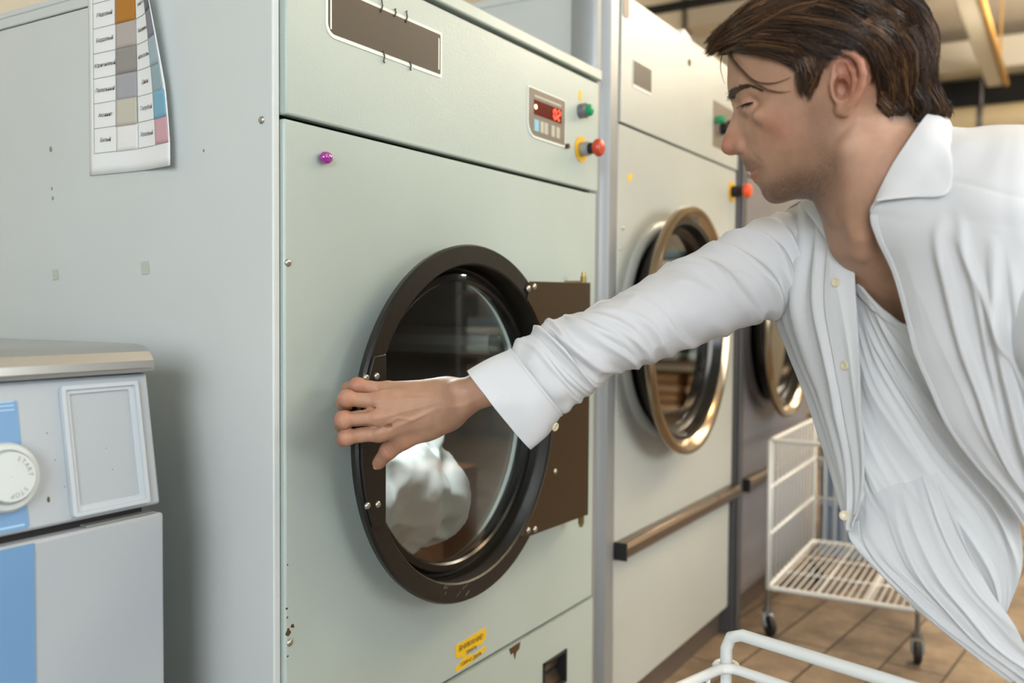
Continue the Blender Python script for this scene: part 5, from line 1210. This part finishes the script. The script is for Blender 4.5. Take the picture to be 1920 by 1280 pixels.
# shirt front, his left side (near the camera)
LP = [[(1738, 228, 1.02), (1782, 237, 1.0), (1815, 240, .99), (1850, 236, .985), (1890, 234, .98), (1945, 236, .98), (2100, 250, .98)],
      [(1700, 300, .960), (1755, 280, .940), (1800, 272, .925), (1850, 270, .915), (1890, 272, .905), (1945, 276, .90), (2100, 300, .90)],
      [(1644, 372, .948), (1710, 366, .925), (1770, 362, .905), (1820, 362, .885), (1875, 366, .868), (1945, 375, .858), (2110, 420, .865)],
      [(1633, 405, .955), (1700, 415, .927), (1760, 418, .903), (1820, 420, .882), (1880, 425, .862), (1945, 435, .852), (2110, 480, .862)],
      [(1645, 446, .958), (1705, 455, .929), (1763, 460, .905), (1823, 465, .883), (1882, 470, .864), (1948, 480, .855), (2110, 530, .865)],
      [(1676, 512, .960), (1725, 518, .932), (1777, 522, .908), (1832, 526, .888), (1887, 532, .870), (1950, 542, .860), (2110, 590, .87)],
      [(1702, 605, .958), (1745, 606, .934), (1795, 610, .912), (1845, 615, .892), (1895, 620, .877), (1955, 632, .868), (2115, 670, .875)],
      [(1716, 662, .956), (1760, 662, .934), (1806, 666, .914), (1852, 670, .898), (1900, 675, .884), (1958, 685, .875), (2115, 730, .88)],
      [(1742, 722, .955), (1784, 722, .935), (1824, 725, .918), (1866, 730, .903), (1908, 735, .890), (1962, 745, .88), (2115, 790, .885)],
      [(1776, 796, .952), (1813, 798, .935), (1848, 802, .920), (1885, 808, .907), (1922, 815, .895), (1972, 828, .887), (2115, 870, .89)],
      [(1830, 870, .950), (1858, 872, .937), (1886, 877, .925), (1915, 884, .914), (1945, 893, .904), (1985, 905, .895), (2115, 940, .895)],
      [(1880, 925, .948), (1902, 928, .938), (1924, 933, .928), (1948, 940, .918), (1972, 950, .908), (2005, 960, .90), (2120, 1000, .90)],
      [(1925, 990, .946), (1942, 993, .938), (1960, 998, .930), (1978, 1003, .922), (1998, 1010, .914), (2030, 1020, .905), (2125, 1060, .905)]]
def dLP(u, v, S):
    d = .006*(ridge(u*6-v*1.6, v*1.6+3, 41)-.5)*np.clip((v-.25)*5, 0, 1)+.005*(vnoise(u*4, v*4, 7)-.5)*np.clip(v*6, 0, 1)
    for c, w, h, a, b in ((.34, .035, .007, .22, 1.), (.47, .03, .006, .2, .8), (.60, .035, .009, .28, 1.), (.72, .03, .006, .35, 1.1)):
        d += h*np.exp(-((u-c-.10*np.maximum(v-.3, 0)-.02*np.sin(v*9+c*20))/w)**2)*np.clip((v-a)*6, 0, 1)*np.clip((b-v)*5, 0, 1)
    d += .008*np.exp(-((u-.60-(v-.5)*.9)/.03)**2)*np.exp(-((v-.52)/.14)**2)
    d -= .0012*np.exp(-(np.abs((v-.145-.05*np.maximum(u-.35, 0)))/.004)**1.5)*(u > .30)
    return d*np.clip(u*8, .1, 1)
lp, S_lp, N_lp = sheet('shirt_front', LP, 200, 320, M['linen'], person, dLP)
strip('placket_edge', S_lp, N_lp, .0, .035, .0014, M['linen_thick'], lp, .24, 1.)
BK = [[(1738, 228, 1.02), (1782, 237, 1.0), (1815, 240, .99), (1850, 236, .985), (1890, 234, .98), (1945, 236, .98), (2100, 250, .98)],
      [(1700, 262, 1.085), (1770, 262, 1.09), (1815, 262, 1.09), (1850, 262, 1.09), (1890, 262, 1.09), (1945, 264, 1.09), (2100, 280, 1.09)],
      [(1600, 340, 1.155), (1680, 335, 1.18), (1740, 330, 1.20), (1800, 330, 1.20), (1860, 330, 1.20), (1945, 335, 1.20), (2100, 350, 1.20)],
      [(1475, 392, 1.215), (1540, 385, 1.245), (1600, 385, 1.26), (1700, 390, 1.27), (1800, 400, 1.27), (1945, 410, 1.27), (2100, 430, 1.26)],
      [(1462, 480, 1.235), (1540, 480, 1.265), (1600, 480, 1.28), (1700, 490, 1.29), (1800, 500, 1.29), (1945, 520, 1.28), (2100, 560, 1.27)],
      [(1480, 600, 1.225), (1550, 600, 1.25), (1620, 600, 1.26), (1720, 620, 1.27), (1820, 650, 1.27), (1960, 690, 1.26), (2110, 720, 1.24)],
      [(1560, 800, 1.15), (1600, 800, 1.18), (1660, 800, 1.20), (1740, 820, 1.20), (1840, 850, 1.20), (1970, 880, 1.19), (2120, 900, 1.17)]]
bk, S_bk, N_bk = sheet('shirt_back', BK, 90, 120, M['linen'], person, lambda u, v, S: .004*(ridge(u*6, v*3, 51)-.5)*np.clip(v*5, 0, 1))
# collar: near leaf, running round the neck, far leaf
CO = [[(1632, 398, .950), (1668, 322, .948), (1700, 268, .946), (1722, 234, .955), (1740, 213, .985), (1748, 212, 1.03), (1720, 232, 1.075)],
      [(1636, 392, .944), (1685, 338, .938), (1720, 288, .935), (1742, 248, .943), (1758, 223, .978), (1762, 220, 1.035), (1730, 240, 1.09)],
      [(1640, 384, .938), (1705, 358, .926), (1748, 318, .920), (1768, 270, .930), (1773, 235, .970), (1772, 232, 1.04), (1735, 252, 1.10)],
      [(1643, 375, .933), (1712, 372, .916), (1777, 362, .896), (1785, 295, .914), (1783, 248, .962), (1780, 245, 1.045), (1738, 265, 1.108)]]
cl_, S_cl, N_cl = sheet('collar', CO, 120, 40, M['linen_thick'], person, lambda u, v, S: .0015*np.sin(u*9)+.002*np.sin(v*PI)+.0014*np.exp(-((v-.9)/.02)**2)*0, .0018)
CF = [[(1720, 232, 1.075), (1650, 300, 1.10), (1580, 358, 1.105), (1548, 374, 1.09), (1572, 392, 1.068), (1590, 408, 1.052)],
      [(1728, 245, 1.095), (1650, 315, 1.125), (1560, 364, 1.125), (1524, 372, 1.105), (1548, 402, 1.082), (1572, 430, 1.060)],
      [(1735, 262, 1.11), (1640, 335, 1.145), (1545, 372, 1.145), (1500, 376, 1.135), (1526, 412, 1.098), (1554, 458, 1.066)]]
cf, _, _ = sheet('collar', CF, 80, 30, M['linen_thick'], person, lambda u, v, S: .002*np.sin(u*14+v*3), .0018)
# left sleeve, falling away past the picture's right edge
SL2 = [((1850, 320), (1880, 600), .96, .045), ((1910, 340), (1910, 640), .935, .052), ((1970, 400), (1950, 690), .91, .055), ((2050, 520), (1985, 770), .86, .060), ((2130, 680), (2040, 870), .85, .055), ((2190, 850), (2110, 980), .84, .048), ((2250, 1000), (2180, 1090), .83, .042)]
def fold_l(s, t): return .006*(ridge(s*9+t*.8, t*1.1, 61)-.5)+.004*(vnoise(s*6, t, 8)-.5)-.004
sleeve('sleeve', SL2, 96, 160, fold_l, person, M['linen'], .05, 1.)
# trousers and shoes, below and beyond the frame
def wpt(a): return np.array(a, float)
HIP = P(2380, 640, 1.02); gx, gy = HIP[0], HIP[1]
def trs(p):
    f = cap(p, HIP+[0, 0, .02], HIP+[.02, 0, -.06], .145, .15)
    for sx, kx in ((.085, .06), (-.085, -.02)):
        a = HIP+np.array([sx*.5, sx, -.08]); k_ = np.array([gx+kx*.6, gy+sx*1.3-.02, .47]); an = np.array([gx+kx*1.2+.03, gy+sx*1.5, .10])
        f = smin(f, cap(p, a, k_, .092, .068), .03); f = smin(f, cap(p, k_, an, .068, .058), .03)
    return f
Vt, Ft = surfnets(trs, [gx-.3, gy-.32, .05], [gx+.3, gy+.32, HIP[2]+.2], .012)
np_mesh('trousers', Vt, Ft, cloth_mat('dark trousers', '3a3f48', 600, 0, .3), person)
for sx, kx in ((.085, .06), (-.085, -.02)):
    c = np.array([gx+kx*1.2+.03, gy+sx*1.5, 0])
    def sh(p, c=c): 
        f = smin(cap(p, c+[.04, 0, .045], c+[-.12, 0, .035], .042, .038), cap(p, c+[.03, 0, .08], c+[.03, 0, .11], .04, .04), .02); return smax(f, -p[:, 2]+.001, .004)
    Vs, Fs_ = surfnets(sh, c+[-.2, -.08, -.01], c+[.12, .08, .17], .008); np_mesh('shoe', Vs, Fs_, M['rubber'], person)
# ------------------------------------------------------------------ hair
def place(pts2, lift):
    """pts2 (n,2) photo px, lift in head px -> world points lying just off the near side of the head"""
    out = []
    for (u, v), lf in zip(pts2, lift):
        w = 60.
        for _ in range(3):
            l = HL(u, v, w); W = float(headW(np.array([l[0]]), np.array([l[1]]))[0]); w = W+lf
        l = HL(u, v, w); l[2] = w; out.append(l)
    return np.array(out)
def res(g, n=12): return cr1(np.array(g, float), n, 0)
NP = 12
FAM = {
 'side': (3400, [[(1372, 96, 4), (1410, 98, 6), (1450, 104, 6), (1485, 118, 5), (1502, 140, 4), (1508, 160, 3)],
                [(1362, 84, 8), (1412, 82, 9), (1465, 86, 9), (1510, 98, 8), (1538, 112, 6), (1550, 120, 4)],
                [(1352, 76, 12), (1410, 64, 12), (1475, 64, 12), (1530, 76, 12), (1575, 90, 10), (1612, 100, 8)],
                [(1365, 52, 14), (1425, 38, 14), (1490, 36, 14), (1555, 50, 15), (1610, 78, 14), (1642, 122, 10)],
                [(1385, 24, 16), (1445, 6, 16), (1520, 4, 16), (1592, 24, 18), (1645, 66, 18), (1672, 130, 14)],
                [(1408, 0, 18), (1475, -20, 18), (1555, -22, 18), (1630, 0, 20), (1688, 48, 22), (1716, 118, 18)],
                [(1440, -30, 10), (1515, -46, 10), (1590, -46, 10), (1665, -26, 12), (1722, 14, 14), (1748, 84, 14)],
                [(1470, -42, 0), (1540, -56, 0), (1610, -54, 0), (1690, -22, 0), (1742, 26, 0), (1757, 60, 0)]]),
 'fringe': (1500, [[(1545, -30, 12), (1480, -32, 12), (1420, -4, 12), (1378, 30, 12), (1345, 60, 8), (1326, 84, 2)],
                 [(1540, -15, 16), (1480, -4, 16), (1425, 22, 16), (1380, 48, 14), (1348, 74, 10), (1327, 94, 4)],
                 [(1540, 8, 16), (1488, 20, 16), (1435, 42, 15), (1388, 66, 13), (1352, 86, 10), (1330, 101, 5)],
                 [(1530, 30, 14), (1480, 42, 14), (1430, 62, 13), (1390, 82, 11), (1362, 94, 9), (1345, 98, 6)]]),
 'back': (3000, [[(1600, 78, 10), (1622, 96, 11), (1636, 124, 11), (1640, 152, 9), (1632, 174, 6)],
                [(1600, 60, 12), (1640, 84, 14), (1658, 122, 15), (1662, 165, 13), (1660, 216, 9)],
                [(1612, 38, 14), (1662, 66, 17), (1688, 112, 18), (1690, 168, 16), (1682, 232, 10)],
                [(1630, 14, 14), (1690, 44, 18), (1722, 98, 18), (1722, 160, 18), (1708, 231, 12)],
                [(1650, -10, 10), (1712, 22, 12), (1744, 76, 12), (1742, 138, 14), (1732, 206, 12)],
                [(1668, -28, 4), (1730, 12, 4), (1756, 64, 2), (1750, 128, 6), (1758, 200, 8)]]),
 'nape': (1500, [[(1645, 196, 8), (1660, 212, 10), (1680, 226, 10), (1700, 230, 10), (1722, 226, 8)],
                [(1652, 168, 9), (1662, 192, 12), (1682, 210, 12), (1705, 214, 10), (1722, 206, 8)],
                [(1700, 150, 12), (1718, 176, 14), (1728, 200, 14), (1722, 218, 12), (1700, 226, 10)],
                [(1735, 130, 6), (1752, 162, 8), (1766, 190, 8), (1770, 210, 6), (1764, 224, 4)],
                [(1742, 120, 0), (1756, 156, 0), (1772, 190, 0), (1777, 206, 0), (1772, 218, 0)]]),
 'burn': (620, [[(1484, 108, 4), (1494, 130, 4), (1497, 152, 3), (1498, 176, 2)],
                [(1505, 106, 5), (1514, 130, 4), (1516, 156, 3), (1513, 186, 2)],
                [(1545, 104, 5), (1542, 124, 4), (1533, 150, 3), (1525, 182, 2)]]),
}
HV, HF, HC = [], [], []
def emit(pts, r, col):
    """one tapering three-sided hair"""
    n = len(pts); t = np.gradient(pts, axis=0); t /= np.linalg.norm(t, axis=1, keepdims=True)+1e-9
    a = np.cross(t, HZ); a /= np.linalg.norm(a, axis=1, keepdims=True)+1e-9; b = np.cross(t, a)
    rr = (r*(1-.85*np.linspace(0, 1, n)**2.2))[:, None]*HS
    R3 = np.stack([pts+a*rr, pts+(-.5*a+.87*b)*rr, pts+(-.5*a-.87*b)*rr], 1)
    base = sum(len(x) for x in HV) if False else emit.n; HV.append(R3.reshape(-1, 3)); emit.n += n*3
    i = np.arange(n-1)[:, None]*3+base; k = np.arange(3)[None]; k2 = (k+1) % 3
    HF.append(np.stack([i+k, i+k2, i+3+k2, i+3+k], -1).reshape(-1, 4)); HC.append(np.tile(col, (n*3, 1)))
emit.n = 0
CA = [np.array(lin(c)) for c in ('2c1f15', '3d2a1b', '4a3423', '63462c', '8f6a44')]
hr = np.random.default_rng(5)
for fam, (cnt, gs) in FAM.items():
    G = []
    for g in gs:
        q = res(g, NP); G.append(place(q[:, :2], q[:, 2]))
    G = np.array(G); ng = len(G); Gw = {}
    ncl = 9*(ng-1)
    cl_t = np.sort(hr.uniform(0, ng-1, ncl)); ph = hr.uniform(0, 6.28, (ncl, 3)); cle = hr.uniform(.80, 1.0, ncl); cll = hr.uniform(-.6, 1.6, ncl); clc = hr.uniform(0, 3.2, ncl)
    for s in range(cnt):
        ci = hr.integers(ncl); ct = cl_t[ci]; t = np.clip(ct+hr.normal(0, .16), 0, ng-1.001)
        i = int(t); f = t-i; i2 = int(min(ct, ng-1.001)); f2 = ct-i2
        A = G[i]*(1-f)+G[i+1]*f; Cc = G[i2]*(1-f2)+G[i2+1]*f2
        u = np.linspace(0, 1, NP)[:, None]; k = .62*u**1.5; L_ = A*(1-k)+Cc*k
        a0 = hr.uniform(0, .30) if fam in ('side', 'back') else hr.uniform(0, .1); a1 = min(1, cle[ci]+hr.uniform(-.22, .05))
        tt = a0+(a1-a0)*np.linspace(0, 1, NP); xi = tt*(NP-1); j = np.clip(xi.astype(int), 0, NP-2); ff = (xi-j)[:, None]; L_ = L_[j]*(1-ff)+L_[j+1]*ff
        uu = np.linspace(0, 1, NP)
        amp = 7.5*uu
        L_[:, 0] += amp*np.sin(ph[ci, 0]+5*uu); L_[:, 1] += amp*np.sin(ph[ci, 1]+5.5*uu)
        L_ += hr.normal(0, 1.2, 3)+np.outer(uu, hr.normal(0, 1.6, 3))
        lf = hr.uniform(-6, 5)+cll[ci]*5; L_[:, 2] += lf
        col = CA[min(4, int(abs(hr.normal(clc[ci], 1.0))))]*hr.uniform(.8, 1.25)
        for sg in (1, -1):
            if sg == -1 and hr.uniform() < .45: continue
            M_ = L_.copy(); M_[:, 2] = sg*np.maximum(M_[:, 2], hr.uniform(-8, 8))
            emit(toW(M_), hr.uniform(.8, 1.25)*(1.25 if sg < 0 else 1), col)
# loose forelocks
for pts, n, sp in (([(1360, 86, 10), (1368, 104, 9), (1381, 121, 9), (1398, 138, 9), (1414, 153, 9), (1438, 167, 8), (1464, 173, 6), (1484, 170, 4)], 26, 1.3),
                   ([(1366, 98, 10), (1382, 120, 9), (1398, 137, 9), (1412, 150, 9), (1430, 156, 8), (1452, 156, 6), (1468, 151, 5), (1482, 145, 4)], 4, .7),
                   ([(1356, 96, 4), (1352, 112, 3), (1351, 128, 2), (1354, 143, 2), (1359, 158, 2)], 2, .4)):
    q = res(pts, NP); L0 = place(q[:, :2], q[:, 2])
    for k in range(n):
        L_ = L0+hr.normal(0, sp, 3)*np.array([1, 1, .8])*(1-.5*np.linspace(0, 1, NP)[:, None]); kk = max(6, int(NP*hr.uniform(.7, 1.01))) if n > 5 else NP
        emit(toW(L_[:kk]), .8, CA[hr.integers(1, 4)])
hairm = bpy.data.materials.new('dark brown hair'); hairm.use_nodes = True; nt = hairm.node_tree; b = nt.nodes['Principled BSDF']
at = nt.nodes.new('ShaderNodeAttribute'); at.attribute_name = 'haircol'; nt.links.new(at.outputs['Color'], b.inputs['Base Color'])
b.inputs['Roughness'].default_value = .36; b.inputs['Specular IOR Level'].default_value = .5
def hair_object(name, parent):
    global HV, HF, HC
    V_ = np.concatenate(HV); o = np_mesh(name, V_, np.concatenate(HF), hairm, parent); C_ = np.concatenate(HC)
    if len(o.data.vertices) == len(V_):
        a = o.data.color_attributes.new('haircol', 'FLOAT_COLOR', 'POINT'); a.data.foreach_set('color', np.concatenate([C_, np.ones((len(C_), 1))], 1).astype(np.float32).ravel())
    HV, HF, HC = [], [], []; emit.n = 0; return o
hair_object('hair', person)
# brows
for sg in (1, -1):
    q = res([(1368, 183, 2), (1374, 174, 2), (1384, 166, 2), (1396, 162, 2), (1410, 162, 2), (1424, 168, 2)], 40)
    L0 = place(q[:, :2], q[:, 2])
    for k in range(420):
        i = int(min(39, abs(hr.normal(0, .45))*39)); c = L0[i].copy(); tw = (1.35-i/36)
        c[:2] += hr.normal(0, 2.6*tw, 2); d = np.array([.75, .55-.9*i/39, .0])*hr.uniform(6, 10); n = 5
        pt = c+np.outer(np.linspace(0, 1, n), d); 
        for r_ in pt: r_[2] = float(headW(np.array([r_[0]]), np.array([r_[1]]))[0])+1.2+hr.uniform(0, 1)
        pt[:, 2] *= sg; emit(toW(pt), .55, CA[1])
    hair_object('eyebrow', person)
# lashes
for sg in (1, -1):
    for k in range(150):
        t = hr.uniform(0, 1); u = 1389+t*28; v = 200.5-t*9.5-2.5*math.sin(t*PI); l0 = HL(u, v, 0); dx, dy = l0[0]-EYE[0], l0[1]-EYE[1]; rr2 = (ER+2.6)**2-dx*dx-dy*dy
        z = EYE[2]+math.sqrt(max(rr2, 4)); c = np.array([l0[0], l0[1], z]); d = np.array([-.75+.5*t, -.40-.3*t, .55])*hr.uniform(6, 12)
        pt = c+np.outer(np.linspace(0, 1, 5), d); pt[:, 1] += np.linspace(0, 1, 5)**2*1.5; pt[:, 2] *= sg; emit(toW(pt), .6, CA[0]*.5)
    hair_object('eyelashes', person)
lamp(1.6, -1.9, 2.98, .35, 1.3, 5, 'fff2dc', label='long ceiling light over the aisle, out of the picture above the man')
lamp(.2, -2.6, 2.98, 1.3, .35, 6, 'f2f7ff', label='long ceiling light behind the camera')
lamp(3.2, -1.7, 2.98, .35, 1.3, 14, 'ffd9a4', label='warm long ceiling light over the far aisle')
lamp(5.2, -1.6, 2.98, .35, 1.4, 16, 'fff0da', label='warm long ceiling light over the far end of the aisle')
lamp(7.4, -2.0, 2.98, .35, 1.4, 16, 'fff0da', label='warm long ceiling light near the far wall')
# window in the left wall
bm = bmesh.new(); box(bm, -3.20, -3.15, -3.1, -.5, .95, 2.55)
wf = obj('window_1', bm, M['beamw']); struct(wf)
bm = bmesh.new()
for y0 in (-3.02, -2.15, -1.28): box(bm, -3.15, -3.145, y0, y0+.72, 1.03, 2.47)
o = obj('window_pane', bm, mat('daylit window pane', 'ffffff', .5, emit='e6f0ff', estr=5.), wf)
wg = obj('added_window', B(-.5, 3.7, -5.2, -5.14, .75, 2.7), M['beamw']); struct(wg)  # unseen window added behind the camera for softer frontal light
bm = bmesh.new()
for x0 in (-.42, .62, 1.66, 2.70): box(bm, x0, x0+.94, -5.14, -5.135, .83, 2.62)
obj('window_pane', bm, mat('added fill pane', 'ffffff', .5, emit='e6f0ff', estr=2.), wg)
w = bpy.data.worlds.new('world'); SC.world = w; w.use_nodes = True
w.node_tree.nodes['Background'].inputs[0].default_value = (*lin('dfe8ee'), 1); w.node_tree.nodes['Background'].inputs[1].default_value = .3
def area(name, loc, tgt, sx, sy, e, c):
    l = bpy.data.lights.new(name, 'AREA'); l.shape = 'RECTANGLE'; l.size = sx; l.size_y = sy; l.energy = e; l.color = lin(c)
    o = bpy.data.objects.new(name, l); COL.objects.link(o); o.location = loc
    o.rotation_euler = (Vector(tgt)-Vector(loc)).to_track_quat('-Z', 'Y').to_euler(); return o
area('window_light', (-3.1, -1.8, 1.55), (1, -.2, .8), 2.4, 1.7, 138, 'f3f6fa')
area('ceiling_light_near', (.2, -2.6, 2.95), (.4, -1.6, 0), 1.3, .35, 8, 'f2f7ff')
area('ceiling_light_mid', (1.6, -1.9, 2.95), (1.6, -1.2, 0), .35, 1.3, 6, 'fff2dc')
area('ceiling_light_far', (3.2, -1.7, 2.95), (3.0, -1.0, 0), .35, 1.3, 18, 'ffd9a4')
area('ceiling_light_end', (5.2, -1.6, 2.95), (5.2, -1.6, 0), .35, 1.4, 34, 'fff0da')
sl = thing('ceiling_light', 'unseen trough added over the far aisle to carry the ceiling fill light', 'light', (6.2, -1.6, 2.5))  # out-of-view fixture added only to house the upward fill
obj('housing', B(5.93, 6.47, -2.42, -.78, 2.52, 2.58), M['beamw'], sl)
for x, y in ((6.2, -2.2), (6.2, -1.0)):
    bm = bmesh.new(); cyl(bm, (x, y, 2.58), (x, y, 3.3), .006, n=8); obj('hanger_rod', bm, M['greygrey'], sl)
area('added_ceiling_fill', (6.2, -1.6, 2.6), (6.2, -1.6, 3.3), .5, 1.6, 150, 'fff0da')  # added upward fill that brightens the far ceiling
area('ceiling_light_wall', (7.4, -2.0, 2.95), (7.4, -2, 0), .35, 1.4, 34, 'fff0da')
area('added_front_fill', (1.6, -5.05, 1.7), (1.2, 0, .9), 4.2, 1.9, 125, 'fbfaf4')  # added frontal fill, set before the added window
dl = area('added_drum_fill', (1.20, .035, 1.052), (1.17, .01, .72), .16, .03, 3.0, 'f4faff')  # added fill inside the drum, put there to brighten the towel
SC.view_settings.view_transform = 'Standard'; SC.view_settings.look = 'None'; SC.view_settings.exposure = 0.25; SC.view_settings.gamma = 1; SC.view_settings.use_curve_mapping = False
SC.cycles.use_denoising = True; SC.cycles.max_bounces = 8; SC.cycles.transparent_max_bounces = 12; SC.cycles.caustics_reflective = False; SC.cycles.caustics_refractive = False
